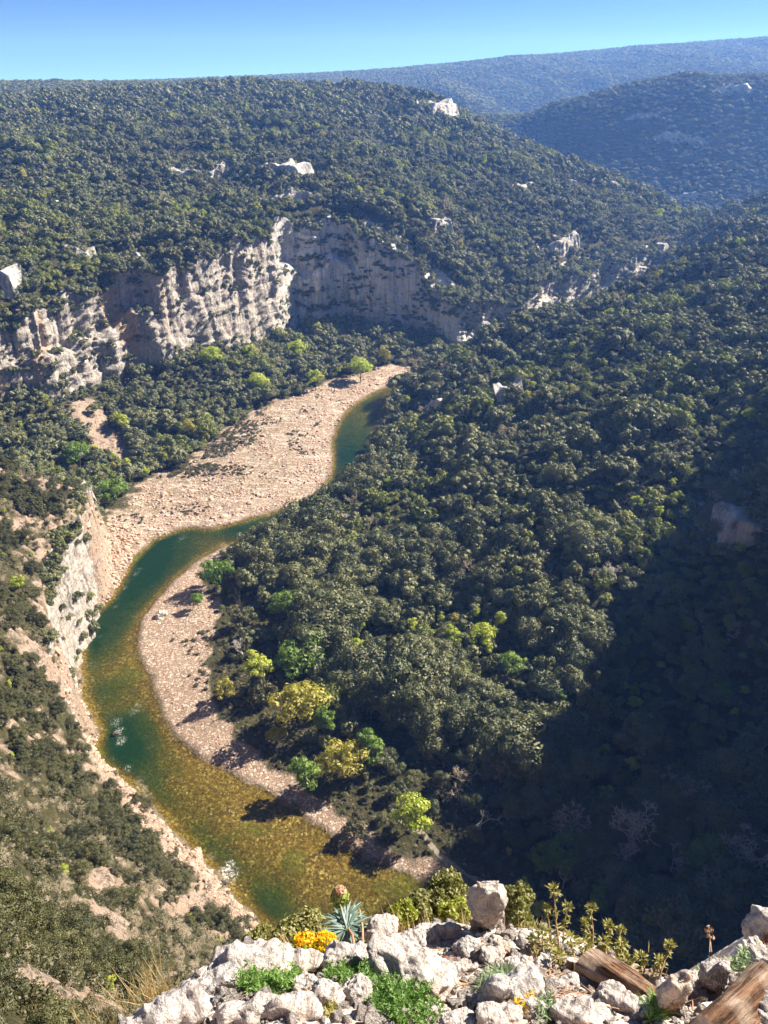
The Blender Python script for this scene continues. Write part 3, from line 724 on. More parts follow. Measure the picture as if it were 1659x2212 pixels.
szn *= np.where(fld | (p[:, 1] < 330), 1 + .35 * sstep(32, 44, dbar) * sstep(100, 60, dbar), 1)
mid_p = np.c_[p, z, szn, np.ones(len(p))]
lowf = fld & (dbar < 38); mid_p[lowf, 3] *= .55; mid_p = mid_p[~(lowf & (r_.random(len(p)) < .35))]
flat = flat[~(fld & (dbar < 38))] if 0 else sstep(14, 3, mid_p[:, 2]) * (mid_p[:, 1] < 420)
# open glades and clearings in the floodplain
gl = (fbm(mid_p[:, 0] / 18, mid_p[:, 1] / 18, octv=3, seed=66) > .25) & (flat > .5); 
mid_p = mid_p[~(gl & (r_.random(len(mid_p)) < .7))]
p = scatter(9.5, 1560, 2350, 3); z, sl = info(p); far1 = np.c_[p, z, r_.uniform(1.1, 1.9, len(p)), np.full(len(p), 2)]
p = scatter(15, 2350, 4650, 4); z, sl = info(p); far2 = np.c_[p, z, r_.uniform(1.6, 3.0, len(p)), np.full(len(p), 2)]
far1 = far1[far1[:, 2] > 8]; far2 = far2[far2[:, 2] > 8]

r2_ = np.random.default_rng(123); cx_ = r2_.uniform([185, 120], [330, 470], (1500, 2)); zc, slc = info(cx_); kc = (zc > 70) & (slc < 2.5)
crest_p = np.c_[cx_[kc], zc[kc], r2_.uniform(.6, 1.6, kc.sum()), np.full(kc.sum(), 1)]
# ---- hand placed and scattered non-oak trees: (base, size, kind)
used = []      # (x, y, radius) kept clear of oaks
def copy_thing(parts, name, label, cat, group, loc, rz, sc, tilt=(0, 0)):
    """parts: [(part_name, mesh)]"""
    e = bpy.data.objects.new(name, None); COL.objects.link(e); e.empty_display_size = .5
    e.location = loc; e.rotation_euler = (tilt[0], tilt[1], rz); e.scale = (sc, sc, sc) if np.isscalar(sc) else sc
    tag(e, label, cat, group)
    for pn, me_ in parts:
        c = bpy.data.objects.new(pn, me_); COL.objects.link(c); c.parent = e
    return e
def single(me_, name, label, cat, group, loc, rz, sc):
    o = link(name, me_, None, loc, (0, 0, rz), (sc, sc, sc) if np.isscalar(sc) else sc); return tag(o, label, cat, group)

# notable spring-green trees: centre u, v, height px, deep?, label
notable = [
 (560,1450,86,0,'bright yellow-green tree beside the middle of the right gravel bar'),
 (490,1497,60,4,'low olive-yellow willow at the inner edge of the gravel bar'),
 (572,1495,52,2,'small fading olive tree just below a bright yellow-green one by the gravel bar'),
 (648,1528,100,4,'largest golden-green tree behind the gravel bar'),
 (703,1562,78,1,'fresh green tree pressed against the right of the largest golden-green tree'),
 (600,1590,36,4,'small golden bush at the foot of the largest golden-green tree'),
 (662,1678,86,1,'bushy bright green tree standing on the lower gravel bank'),
 (745,1648,84,4,'slim pale green tree leaning over dark shade behind the lower gravel bank'),
 (888,1758,84,0,'solitary lit lime-green tree beside the pale footpath'),
 (765,1790,42,2,'small brownish-gold bush at the edge of the lower gravel bank'),
 (975,1378,56,0,'round lime-green tree, left one of two side by side in the dark forest'),
 (1037,1378,56,0,'round lime-green tree, right one of two side by side in the dark forest'),
 (1097,1438,56,1,'round green tree lit on its top at the edge of the great shade'),
 (890,1357,44,0,'compact lime-green tree left of a pair of round lime-green trees'),
 (772,1398,38,0,'small yellow-green crown between dark oaks above the riverside trees'),
 (625,1318,76,1,'tall green tree at the left edge of the dark forest over the gravel bar'),
 (650,1425,80,1,'deep green broadleaf tree half in shade behind the gravel bar'),
 (522,1335,46,2,'olive-brown tree alone in shade right of the gravel bar'),
 (468,1245,64,1,'light green willow clump at the inner top of the right gravel bar'),
 (430,1300,34,1,'pale green bush out on the right gravel bar'),
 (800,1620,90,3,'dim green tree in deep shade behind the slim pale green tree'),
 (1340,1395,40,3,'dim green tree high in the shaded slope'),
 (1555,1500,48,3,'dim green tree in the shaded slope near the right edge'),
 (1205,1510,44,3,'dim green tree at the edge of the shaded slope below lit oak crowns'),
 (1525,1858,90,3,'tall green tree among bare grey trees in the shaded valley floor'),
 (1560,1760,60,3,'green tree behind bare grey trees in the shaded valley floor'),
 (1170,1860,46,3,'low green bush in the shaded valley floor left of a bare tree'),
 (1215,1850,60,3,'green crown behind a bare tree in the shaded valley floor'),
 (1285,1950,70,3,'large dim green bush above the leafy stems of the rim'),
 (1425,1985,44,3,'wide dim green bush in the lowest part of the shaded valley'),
 (250,1065,50,1,'bright green tree at the corner where cliff spur meets the upper gravel bar'),
 (265,918,40,0,'lime-green tree left of the dark wood under the cliffs'),
 (455,778,44,0,'yellow-green tree at the foot of the cliff buttress'),
 (545,770,40,0,'yellow-green trees crown in the wood under the tall cliff'),
 (640,762,40,0,'pale green tree at the back of the wood under the tall cliff'),
 (683,825,44,0,'pale green tree at the right end of the wood under the cliffs'),
 (562,835,46,0,'slim pale green tree in the middle of the wood under the cliffs'),
 (415,935,46,4,'golden-green tree at the front of the wood by the upper gravel bar'),
 (780,805,50,0,'slim pale green tree at the tip of the wood by the upper gravel bar'),
 (830,775,42,4,'row of pale olive trees ending the wood below the white cove cliff'),
 (175,990,56,1,'vivid green tree clump in the small side valley on the left'),
 (40,1265,36,0,'yellow-green shrub tree on the near left spur'),
 (1615,900,30,0,'yellow crown near the right edge high on the lit slope'),
 (1450,1160,28,1,'small green crown below the shaded grey rock face'),
 (1230,1190,44,0,'pale lime tree at the sun line in the middle of the slope'),
]
for u, v, hp, deep, lab in notable:
    b = hit(u, v + hp * .42)
    if b is None: continue
    dist = np.linalg.norm(b - CAM); H = hp / FPX * dist * 1.08; i = random.randrange(3)
    s_ = H / SPR[i][1]; wide = random.uniform(1.0, 1.3) * (1.25 if deep == 2 else 1)
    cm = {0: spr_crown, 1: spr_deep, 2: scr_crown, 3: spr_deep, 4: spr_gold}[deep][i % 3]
    if deep == 2: s_ = H / SCR[i][1] * .9; wide = .8
    copy_thing([('crown', cm), ('trunk', spr_trunk[i])], 'spring_tree', lab, 'tree', None, b, random.uniform(0, 6.28), (s_ * wide, s_ * wide, s_))
    used.append((b[0], b[1], 2.4 * s_ * wide))

bares = [(1080,1662,66,'tan','bare tan tree with a flat sunlit crown on a tall trunk'), (990,1690,86,'tan','bare sunlit tree with hanging tan clusters left of the white dead tree'),
 (1036,1752,96,'dead','white dead tree with forked bleached branches in dark shade'), (1147,1600,76,'tan','bare brownish tree at the lower tip of the lit oaks'),
 (1190,1775,70,'tan','slender bare tree with a pale top in the shaded valley'), (1268,1758,96,'grey','upright bare grey tree in the middle of the shaded valley'),
 (1365,1752,120,'grey','broad bare grey tree, the largest in the shaded valley'), (1215,1885,76,'grey','low spreading bare tree on the shaded valley floor beside a green crown'),
 (1330,1860,90,'grey','bare grey tree at the foot of the broadest bare tree'), (1425,1680,70,'grey','bare grey tree high in the shade above the broadest bare tree'),
 (1485,1735,90,'grey','wide bare grey tree right of the broadest bare tree'), (1570,1800,100,'grey','bare grey tree beside a tall green tree in the shaded valley'),
 (1625,1860,130,'grey','tall bare grey tree at the right edge of the shaded valley'), (1560,1900,110,'grey','bare tree with drooping twigs below the tall green tree'),
 (1450,1850,70,'grey','thin bare tree between two green crowns on the valley floor'), (792,1512,70,'tan','bare tan tree in front of dark oaks behind the golden-green tree'),
 (525,1405,50,'grey','bare grey tree beside a yellow-green tree at the gravel bar'), (928,1440,60,'tan','brownish leafless tree among the lit oak crowns'),
 (702,1378,56,'tan','brownish leafless tree left of the compact lime-green tree'), (545,1155,56,'tan','pale leafless bushy tree at the river bend'), (500,1180,36,'tan','pale leafless bush at the tip of the right gravel bar'),
 (1410,1960,60,'grey','low bare bush in the lowest shade'), (1500,1960,70,'grey','brown bare bush in the lowest shade near the right'),
 (1235,1420,44,'grey','bare grey tree in the shaded slope under lit crowns'), (1420,1260,40,'grey','bare grey tree below the shaded rock face'), (1590,1030,44,'grey','bare grey tree above the shaded rock face'),
 (1330,1235,50,'grey','leaning bare grey tree halfway down the shaded slope'), (1160,1240,40,'grey','group of thin bare stems at the sun line')]
for u, v, hp, kind, lab in bares:
    b = hit(u, v + hp * .45)
    if b is None: continue
    dist = np.linalg.norm(b - CAM); H = hp / FPX * dist * 1.15
    if kind == 'dead': me_, h0 = dead_tree, 13.5
    else: me_, h0 = random.choice(bare_tan if kind == 'tan' else bare_tree), 10.5
    o = single(me_, 'bare_tree', lab, 'tree', None, b, random.uniform(0, 6.28), H / h0)
    used.append((b[0], b[1], 2.5))

# scattered spring trees (grouped by slope) and near-slope shrubs
def region_of(x, y):
    if seg_dist(np.array([x]), np.array([y]), NEAR)[0] < 0: return 'near'
    if seg_dist(np.array([x]), np.array([y]), CL_REG)[0] < 0: return 'far'
    rr = seg_dist(np.array([x]), np.array([y]), LEFT, False)[0]; 
    du = project(np.array([x, y, 0]))[0]
    if y > 395 and x < -60 - (720 - y) * .35 or (y > 560 and x < 0): return 'wood'
    return 'spur'
SPR_LAB = {'near': 'small fresh yellow-green shrub tree in the near left slope scrub', 'far': 'tiny fresh yellow-green tree in the dark forest above the cliffs',
           'wood': 'fresh yellow-green tree in the wood between cliffs and upper gravel bar', 'spur': 'fresh yellow-green tree scattered in the dark forest right of the river'}
SPR_GRP = {'near': 'fresh green shrub trees on the near left slope', 'far': 'fresh green trees above the cliffs', 'wood': 'fresh green trees in the wood under the cliffs', 'spur': 'fresh green trees in the forest right of the river'}
cand = mid_p[(mid_p[:, 1] < 1250)]
U, Vp, D_ = project(cand[:, :3])
infr = (U > 0) & (U < 1659) & (Vp > 170)
cl_n = fbm(cand[:, 0] / 45, cand[:, 1] / 45, octv=2, seed=201)
pick = np.flatnonzero(infr & (cl_n > .02))
r_.shuffle(pick)
quota = {'far': 80, 'wood': 28, 'spur': 112}; cnt = dict.fromkeys(quota, 0)
taken = set()
for q in pick:
    x, y_, z, s_, _ = cand[q]
    rg = region_of(x, y_)
    if rg not in quota or cnt[rg] >= quota[rg]: continue
    if rg == 'spur' and (U[q] > 1250 and Vp[q] > 1250) and random.random() < .8: continue
    if any((x - a) ** 2 + (y_ - b) ** 2 < (c + 2) ** 2 for a, b, c in used): continue
    if not visible((x, y_, z + 5)): continue
    cnt[rg] += 1; i = random.randrange(3); s2 = s_ * random.uniform(.75, 1.05) * (1.4 if rg == 'far' else 1.0); s2 = min(s2, 1.5 if rg == 'far' else .9)
    if rg == 'far' and D_[q] > 700: single(random.choice((spr_crown, spr_crown, spr_gold))[i], 'spring_tree', SPR_LAB[rg], 'tree', SPR_GRP[rg], (x, y_, z), random.uniform(0, 6.28), s2)
    else: copy_thing([('crown', random.choice((spr_crown, spr_crown, spr_deep, spr_gold))[i]), ('trunk', spr_trunk[i])], 'spring_tree', SPR_LAB[rg], 'tree', SPR_GRP[rg], (x, y_, z), random.uniform(0, 6.28), s2)
    used.append((x, y_, 2.6 * s2))

U, Vp, D_ = project(near_p[:, :3])
kindn = fbm(near_p[:, 0] / 13, near_p[:, 1] / 13, octv=3, seed=211) + r_.uniform(-.45, .45, len(near_p))
nk = np.where(kindn > .28, 'bare', np.where(kindn > .02, 'scrub', 'oak')); nk = nk.astype('<U8'); nk[r_.random(len(nk)) < .035] = 'spring'
keepn = []; ncount = {}
for q in range(len(near_p)):
    x, y_, z, s_, _ = near_p[q]; rz = random.uniform(0, 6.28)
    inv = -30 < U[q] < 1000 and Vp[q] < 2260 and visible((x, y_, z + 2.5))
    kd = nk[q]
    if kd != 'oak' and (not inv or ncount.get(kd, 0) >= 295): kd = 'oak'
    if kd == 'oak': keepn.append(q); continue
    ncount[kd] = ncount.get(kd, 0) + 1
    if kd == 'bare': single(random.choice(bare_shrub), 'bare_shrub', 'leafless beige shrub in the scrub of the near left slope', 'shrub', 'leafless shrubs on the near left slope', (x, y_, z), rz, s_ * random.uniform(.9, 1.3))
    elif kd == 'scrub': single(random.choice(scr_crown), 'olive_shrub', 'olive green shrub in the scrub of the near left slope', 'shrub', 'olive shrubs on the near left slope', (x, y_, z), rz, s_ * random.uniform(1.0, 1.5))
    else:
        i = random.randrange(3); copy_thing([('crown', spr_crown[i]), ('trunk', spr_trunk[i])], 'spring_tree', SPR_LAB['near'], 'tree', SPR_GRP['near'], (x, y_, z), rz, s_ * .5)
near_o = near_p[keepn]

# ---- oaks: the 300 that show largest stand alone, the rest is one forest
allp = np.concatenate([near_o, mid_p, crest_p, far1, far2])
if used:
    uu = np.array(used); kk = np.ones(len(allp), bool)
    for a, b, c in uu: kk &= ((allp[:, 0] - a) ** 2 + (allp[:, 1] - b) ** 2) > (c * .85) ** 2
    allp = allp[kk]
U, Vp, D_ = project(allp[:, :3] + np.array([0, 0, 4.0])); dist = np.linalg.norm(allp[:, :3] - CAM, axis=1)
app = allp[:, 3] / dist
order = np.argsort(-np.where((U > 5) & (U < 1655) & (Vp < 2225) & (Vp > 0), app, -1))
solo = []
for q in order:
    if len(solo) >= 300: break
    x, y_, z, s_, _ = allp[q]
    if visible((x, y_, z + 5 * s_)): solo.append(q)
solo_set = np.zeros(len(allp), bool); solo_set[solo] = True
OAK_LAB = {'near': ('dark evergreen oak in the scrub of the near left slope', 'evergreen oaks on the near left slope'),
           'far': ('dark evergreen oak in the forest above the far cliffs', 'evergreen oaks above the cliffs'),
           'wood': ('dark evergreen oak in the wood under the far cliffs', 'evergreen oaks under the cliffs'),
           'spur': ('dark evergreen oak in the dense forest right of the river', 'evergreen oaks in the forest right of the river')}
for q in solo:
    x, y_, z, s_, _ = allp[q]; i = random.randrange(4); lb = OAK_LAB[region_of(x, y_)]
    copy_thing([('crown', (oak_close if allp[q, 4] == 0 else oak_crown)[i]), ('trunk', oak_trunk[i])], 'oak_tree', lb[0], 'tree', lb[1], (x, y_, z), random.uniform(0, 6.28), (s_ * random.uniform(.95, 1.2), s_ * random.uniform(.95, 1.2), s_ * random.uniform(.85, 1.15)))

# shrubs clinging to the cliff ledges
def ledge_pts(A, n, thr, seed):
    r = np.random.default_rng(seed)
    du = A[1:, :-1] - A[:-1, :-1]; dv = A[:-1, 1:] - A[:-1, :-1]
    nz = np.cross(dv, du); nz /= np.linalg.norm(nz, axis=-1)[..., None] + 1e-9
    up = np.abs(nz[..., 2]); Pp = A[:-1, :-1]
    g = fbm(Pp[..., 0] / 16, Pp[..., 1] / 16, Pp[..., 2] / 8, 3, seed)
    ok_ = (up > thr) & (g > -.05) & (np.arange(up.shape[0])[:, None] > up.shape[0] * .05)
    idx = np.flatnonzero(ok_.ravel()); idx = r.choice(idx, min(n, len(idx)), replace=False)
    return Pp.reshape(-1, 3)[idx]
lp = np.concatenate([ledge_pts(CA, 2300, .50, 5), ledge_pts(CB, 260, .55, 6)])
cap = CA[-14:-1].reshape(-1, 3); cap = cap[r_.choice(len(cap), 1700, replace=False)]
cv = CA[6:90]; rel = np.linspace(.06, .94, 84)[:, None]
cvn = fbm(cv[..., 0] / 22, cv[..., 1] / 22, rel * 2.0, 3, 411)
bandm = (np.abs(rel - .72 - .03 * cvn) < .022) | (np.abs(rel - .86 - .03 * cvn) < .02) | (np.abs(rel - .40 + .06 * cvn) < .02) | (np.abs(rel - .24 + .05 * cvn) < .02)
bandm &= (cv[..., 0] > -86) & (cv[..., 0] < 95) & (cvn > np.where(cv[..., 0] < -25, -.25, .30))
bi = np.flatnonzero(bandm.ravel()); bi = r_.choice(bi, min(420, len(bi)), replace=False); bp = cv.reshape(-1, 3)[bi]
lp_all = np.r_[np.c_[bp - [0, 0, 1.2], r_.uniform(.25, .6, len(bp)), np.full(len(bp), 3)], np.c_[lp - [0, 0, .5], r_.uniform(.25, .75, len(lp)), np.full(len(lp), 3)], np.c_[cap - [0, 0, .8], r_.uniform(.6, 1.2, len(cap)), np.full(len(cap), 3)]]

# ---- one forest object: points carrying size, turn and kind; geometry nodes put a crown on each
protos = bpy.data.collections.new('forest_stock')
stock = []
for i in range(4):
    for lod, src in enumerate((oak_crown, oak_mid, oak_lo, olive_mid, olive_lo, bare_tan, spr_crown, oak_close)):
        o = bpy.data.objects.new('stock_%d_%d' % (lod, i), src[i % len(src)]); protos.objects.link(o); stock.append(o)
names = sorted(o.name for o in stock); kidx = {n: i for i, n in enumerate(names)}
fp = np.concatenate([allp[~solo_set], lp_all]); n = len(fp)
dist = np.linalg.norm(fp[:, :3] - CAM, axis=1)
lod = np.where(dist < 300, 0, np.where(dist < 1150, 1, 2)); var = r_.integers(0, 4, n)
ol = (fbm(fp[:, 0] / 60, fp[:, 1] / 60, octv=3, seed=251) * .75 + r_.random(n)) > .92
lod = np.where(ol & (lod == 1), 3, np.where(ol & (lod == 2), 4, lod))
lod = np.where((r_.random(n) < .022) & (dist < 900) & (fp[:, 4] == 1), 5, lod)
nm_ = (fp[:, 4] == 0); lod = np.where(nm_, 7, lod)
sg_ = (r_.random(n) + .5 * fbm(fp[:, 0] / 45, fp[:, 1] / 45, octv=2, seed=201) > 1.16) & (fp[:, 4] == 1)
lod = np.where(sg_, 6, lod)
fp[sg_, 3] *= .72
kind_i = np.array([kidx['stock_%d_%d' % (a, b)] for a, b in zip(lod, var)], np.int32)
fm_ = bpy.data.meshes.new('forest'); fm_.vertices.add(n); fm_.vertices.foreach_set('co', np.ascontiguousarray(fp[:, :3], np.float32).ravel())
sc3 = np.stack([fp[:, 3] * r_.uniform(.9, 1.25, n), fp[:, 3] * r_.uniform(.9, 1.25, n), fp[:, 3] * r_.uniform(.8, 1.25, n)], 1)
sc3[fp[:, 4] == 2, 2] *= .62
a = fm_.attributes.new('scl', 'FLOAT_VECTOR', 'POINT'); a.data.foreach_set('vector', sc3.astype(np.float32).ravel())
rt = np.c_[r_.normal(0, .06, n), r_.normal(0, .06, n), r_.uniform(0, 6.28, n)]
a = fm_.attributes.new('rot', 'FLOAT_VECTOR', 'POINT'); a.data.foreach_set('vector', rt.astype(np.float32).ravel())
a = fm_.attributes.new('pick', 'INT', 'POINT'); a.data.foreach_set('value', kind_i)
ng = bpy.data.node_groups.new('forest_scatter', 'GeometryNodeTree')
ng.interface.new_socket('Geometry', in_out='INPUT', socket_type='NodeSocketGeometry'); ng.interface.new_socket('Geometry', in_out='OUTPUT', socket_type='NodeSocketGeometry')
gi = ng.nodes.new('NodeGroupInput'); go = ng.nodes.new('NodeGroupOutput'); ip = ng.nodes.new('GeometryNodeInstanceOnPoints'); ci = ng.nodes.new('GeometryNodeCollectionInfo')
ci.inputs['Collection'].default_value = protos; ci.inputs['Separate Children'].default_value = True; ci.inputs['Reset Children'].default_value = True
def named(nm, dt):
    x = ng.nodes.new('GeometryNodeInputNamedAttribute'); x.data_type = dt; x.inputs['Name'].default_value = nm; return x.outputs['Attribute']
e2r = ng.nodes.new('FunctionNodeEulerToRotation'); L_ = ng.links.new
L_(gi.outputs[0], ip.inputs['Points']); L_(ci.outputs[0], ip.inputs['Instance']); ip.inputs['Pick Instance'].default_value = True
L_(named('pick', 'INT'), ip.inputs['Instance Index']); L_(named('rot', 'FLOAT_VECTOR'), e2r.inputs[0]); L_(e2r.outputs[0], ip.inputs['Rotation']); L_(named('scl', 'FLOAT_VECTOR'), ip.inputs['Scale'])
L_(ip.outputs[0], go.inputs[0])
fo = link('forest', fm_); tag(fo, kind='stuff'); md = fo.modifiers.new('scatter', 'NODES'); md.node_group = ng
print('FOREST', n, 'solo', len(solo), cnt, ncount)

# ---- footpath through the shaded floodplain
def ribbon(poly, w, lift, name, mat):
    pr, s_ = resample(poly, 1.0); tg = np.gradient(pr, axis=0); nn = np.c_[-tg[:, 1], tg[:, 0]]; nn /= np.linalg.norm(nn, axis=1)[:, None]
    nn0 = nn * (w * (1 + .35 * fbm(s_ / 4, s_ * 0, octv=2, seed=3)))[:, None]
    off = np.linspace(-.5, .5, 4)
    A = np.stack([np.c_[pr + nn0 * o, sample_grid(Zg, pr[:, 0] + nn0[:, 0] * o, pr[:, 1] + nn0[:, 1] * o) + lift] for o in off])
    return link(name, mesh_arr(name, A.reshape(-1, 3), grid_faces(4, len(pr)), [mat]))
M['path'] = mat_plain('path_gravel', (.20, .165, .13), (.34, .29, .24), 1.5, .95, .4, .1)
tag(ribbon(TRAIL, 1.5, .05, 'path', M['path']), kind='structure')
# ------------------------------------------------------------------ rock outcrops standing out of the wooded slopes
M['outcrop'] = M['cliff']
OUT = [(560,226,640,216,9,'pale road cut below the left skyline, its lower left stretch'), (645,214,752,208,12,'pale road cut below the left skyline, its upper right stretch'), (370,388,440,394,20,'ragged pale outcrop left of the larger grey crag high on the far slope'), (452,388,502,384,24,'small blocky outcrop directly left of the widest grey crag on the far slope'),
 (540,388,668,394,34,'widest grey crag standing in the forest above the cliffs'), (600,452,722,436,26,'long pale rock band below the widest crag'),
 (42,478,78,474,18,'small shaded outcrop at the left edge of the far slope'), (92,466,138,466,22,'round-topped pale outcrop near the left edge of the far slope'), (165,458,208,452,13,'small flat outcrop right of a round-topped one on the far slope'),
 (32,364,112,374,14,'low rock strip high on the far left slope'), (272,566,345,580,40,'square pale crag on the cliff top left of centre'), (342,582,412,566,30,'lower pale crag joined to a square crag on the cliff top'),
 (480,545,600,528,36,'broad bright rock tier on top of the lit buttress'),
 (905,252,1004,262,32,'flat-topped white cliff corner on the skyline spur'), (155,566,218,566,28,'pink-tinted crag above the left cliffs'), (932,500,992,522,44,'grey slab running down the slope right of the white cove'),
 (1128,424,1168,412,22,'small grey outcrop in the middle of the descending ridge'), (1222,404,1254,408,16,'tiny outcrop right of centre on the descending ridge'), (1288,408,1352,416,16,'pale rock teeth near the crest of the descending ridge'),
 (1180,566,1272,548,36,'hazy rock wall low on the descending ridge'), (1405,560,1455,540,34,'hazy rock wall at the lower end of the descending ridge'),
 (1084,890,1142,862,42,'pale leaning pinnacle alone in the forest right of the river'), (905,905,992,900,36,'grey broken wall half hidden left of the leaning pinnacle'),
 (1522,1205,1662,1175,66,'wide pale rock face in the shade near the right edge'), (1378,1135,1424,1130,24,'small rock step left of the wide shaded face'), (1490,1112,1584,1100,14,'flat bluish rock shelf above the wide shaded face'),
 (1598,1642,1662,1642,34,'low rock face at the right edge deep in the shade'), (-8,640,44,654,50,'bright crag at the left edge above the cliffs'),
 (1330,262,1442,254,10,'thin rock band high on the blue shaded hill'), (1380,302,1552,314,15,'longest rock band across the blue shaded hill'), (1520,206,1645,202,16,'rock rim near the top of the blue shaded hill'), (1420,436,1560,424,12,'low pale rock band at the foot of the blue shaded hill')]
n_out = 0
for (u1, v1, u2, v2, hp, lab) in OUT:
    us = np.linspace(u1, u2, 7); vs_ = np.linspace(v1, v2, 7)
    ln = [hit(u, v) for u, v in zip(us, vs_)]
    ln = [p for p in ln if p is not None]
    if len(ln) < 3: continue
    ln = np.array(ln); dep = np.median(np.linalg.norm(ln - CAM, axis=1)); 
    good = np.abs(np.linalg.norm(ln - CAM, axis=1) - dep) < dep * .12; ln = ln[good]
    if len(ln) < 3: continue
    # keep to a smooth level line on the hillside
    t_ = np.linspace(0, 1, len(ln)); ln2 = np.c_[np.polyval(np.polyfit(t_, ln[:, 0], 2), t_), np.polyval(np.polyfit(t_, ln[:, 1], 2), t_)]
    hm = hp / FPX * dep * 1.12
    bf = lambda x, y: sample_grid(Zg, np.asarray(x, float).ravel(), np.asarray(y, float).ravel()).reshape(np.shape(x)) - 1
    zb = bf(ln2[:, 0], ln2[:, 1])
    Lx = np.hypot(*np.diff(ln2, axis=0).T).sum()
    def tf(x, y, zb=zb, l=ln2, hm=hm):
        x = np.asarray(x, float); sh = x.shape; x = x.ravel(); y = np.asarray(y, float).ravel()
        w = 1 / ((x[:, None] - l[:, 0]) ** 2 + (y[:, None] - l[:, 1]) ** 2 + 4); b_ = (w * zb).sum(1) / w.sum(1)
        return np.maximum(b_ + hm * (.85 + .3 * fbm(x / (hm * .7), y / (hm * .7), octv=2, seed=7)), bf(x, y)).reshape(sh)
    st = max(Lx / 90, .35)
    me, A_ = cliff_mesh('rock_outcrop', [tuple(p) for p in ln2], bf, tf, st, 34, 1.1, 500 + n_out, back=max(hm * .9, 5), lean=.12, tb=2, taper=Lx * .3, rust=.2, fs=float(np.clip(hm / 55, .18, .6)), pale=([-9999, 9999], [.65, .65]))  # outcrop colour whitened to stand in for fill light in the shade
    o = link('rock_outcrop', me); o_c = A_.reshape(-1, 3)
    tag(o, lab, 'rock'); n_out += 1

# ------------------------------------------------------------------ boulders
def rock_mesh(name, w, d, h, seed, mat, cuts=4, npts=15, rough=.07):
    r = np.random.default_rng(seed)
    bm = bmesh.new(); bmesh.ops.create_icosphere(bm, subdivisions=5 if cuts >= 4 else 3, radius=1.0)
    u = np.array([v.co[:] for v in bm.verts]); K = npts - 4
    pn = rand_dirs(K, -1, r); pn = np.r_[pn, np.eye(3), -np.eye(3)] + r.normal(0, .16, (K + 6, 3)); pn /= np.linalg.norm(pn, axis=1)[:, None]
    pd = np.r_[r.uniform(.66, .98, K), r.uniform(.72, .9, 6)]
    dt = u @ pn.T; rad_ = np.where(dt > .05, pd[None] / np.maximum(dt, .05), 9).min(1); rad_ = np.minimum(rad_, 1.35)
    pp_ = u * rad_[:, None]; pp_ /= np.abs(pp_).max(0)[None]; pp_ *= np.array([w, d, h]) / 2
    for v, c in zip(bm.verts, pp_): v.co = c
    bm.normal_update()
    co = np.array([v.co[:] for v in bm.verts]); nn = np.array([v.normal[:] for v in bm.verts]); s_ = max(w, d, h)
    q = co / s_
    dsp = (fbm(q[:, 0] * 3, q[:, 1] * 3, q[:, 2] * 3, 3, seed % 97) * .8 + ridged(q[:, 0] * 5, q[:, 1] * 5, q[:, 2] * 9, 3, seed % 89) * .5) * rough * s_
    sd = rand_dirs(2, -1, r); 
    for m_ in range(2):
        tq = (q @ sd[m_]) * (4.5 + 3 * m_) + fbm(q[:, 0] * 3, q[:, 1] * 3, q[:, 2] * 3, 2, seed % 71 + m_) * .5
        dsp += (np.abs(tq - np.floor(tq) - .5) - .25) * rough * s_ * 1.1
    dsp += fbm(q[:, 0] * 13, q[:, 1] * 13, q[:, 2] * 13, 2, seed % 61) * rough * s_ * .35
    co = co + nn * dsp[:, None]
    for v, c in zip(bm.verts, co): v.co = c
    me = bpy.data.meshes.new(name); bm.to_mesh(me); bm.free(); me.materials.append(mat)
    me.polygons.foreach_set('use_smooth', np.ones(len(me.polygons), bool)); me.update()
    return me
def mat_rock(name, s, tint, rust):
    k = NT(name); co = k.coord(); n1 = k.noise(co, s, 6, .65); n2 = k.noise(co, s * .35, 4, .6); n3 = k.noise(co, s * 5, 5, .7)
    c = k.ramp(n1, [(.3, tuple(x * .55 for x in tint)), (.46, tuple(x * .85 for x in tint)), (.7, tint)])
    c = k.mix(k.math('MULTIPLY', k.ramp(n2, [(.50, 0), (.64, 1)]), rust), c, (.50, .24, .11))
    c = k.mix(k.ramp(n3, [(.58, 0), (.70, .6)]), c, (.17, .15, .15))
    cr = k.noise(k.coord((1, .3, 1)), s * .5, 4, .7, 1.5); c = k.mix(k.ramp(cr, [(.47, 0), (.495, .6), (.505, .6), (.53, 0)]), c, (.16, .12, .105))
    h = k.math('ADD', n1, k.math('MULTIPLY', n3, .4))
    return k.done(k.principled(c, .88, k.bump(h, .9, .9 / s), .2))
M['boulder'] = mat_rock('rim_limestone', 22, (.76, .67, .605), .35)
M['boulder_grey'] = mat_rock('rim_limestone_grey', 26, (.70, .64, .60), .15)
M['boulder_rust'] = mat_rock('rim_limestone_rust', 20, (.76, .62, .52), .9)
M['river_rock'] = mat_rock('river_rock', 1.2, (.66, .46, .36), .15)
M['white_rock'] = mat_rock('white_rock', .8, (.68, .64, .60), .05)

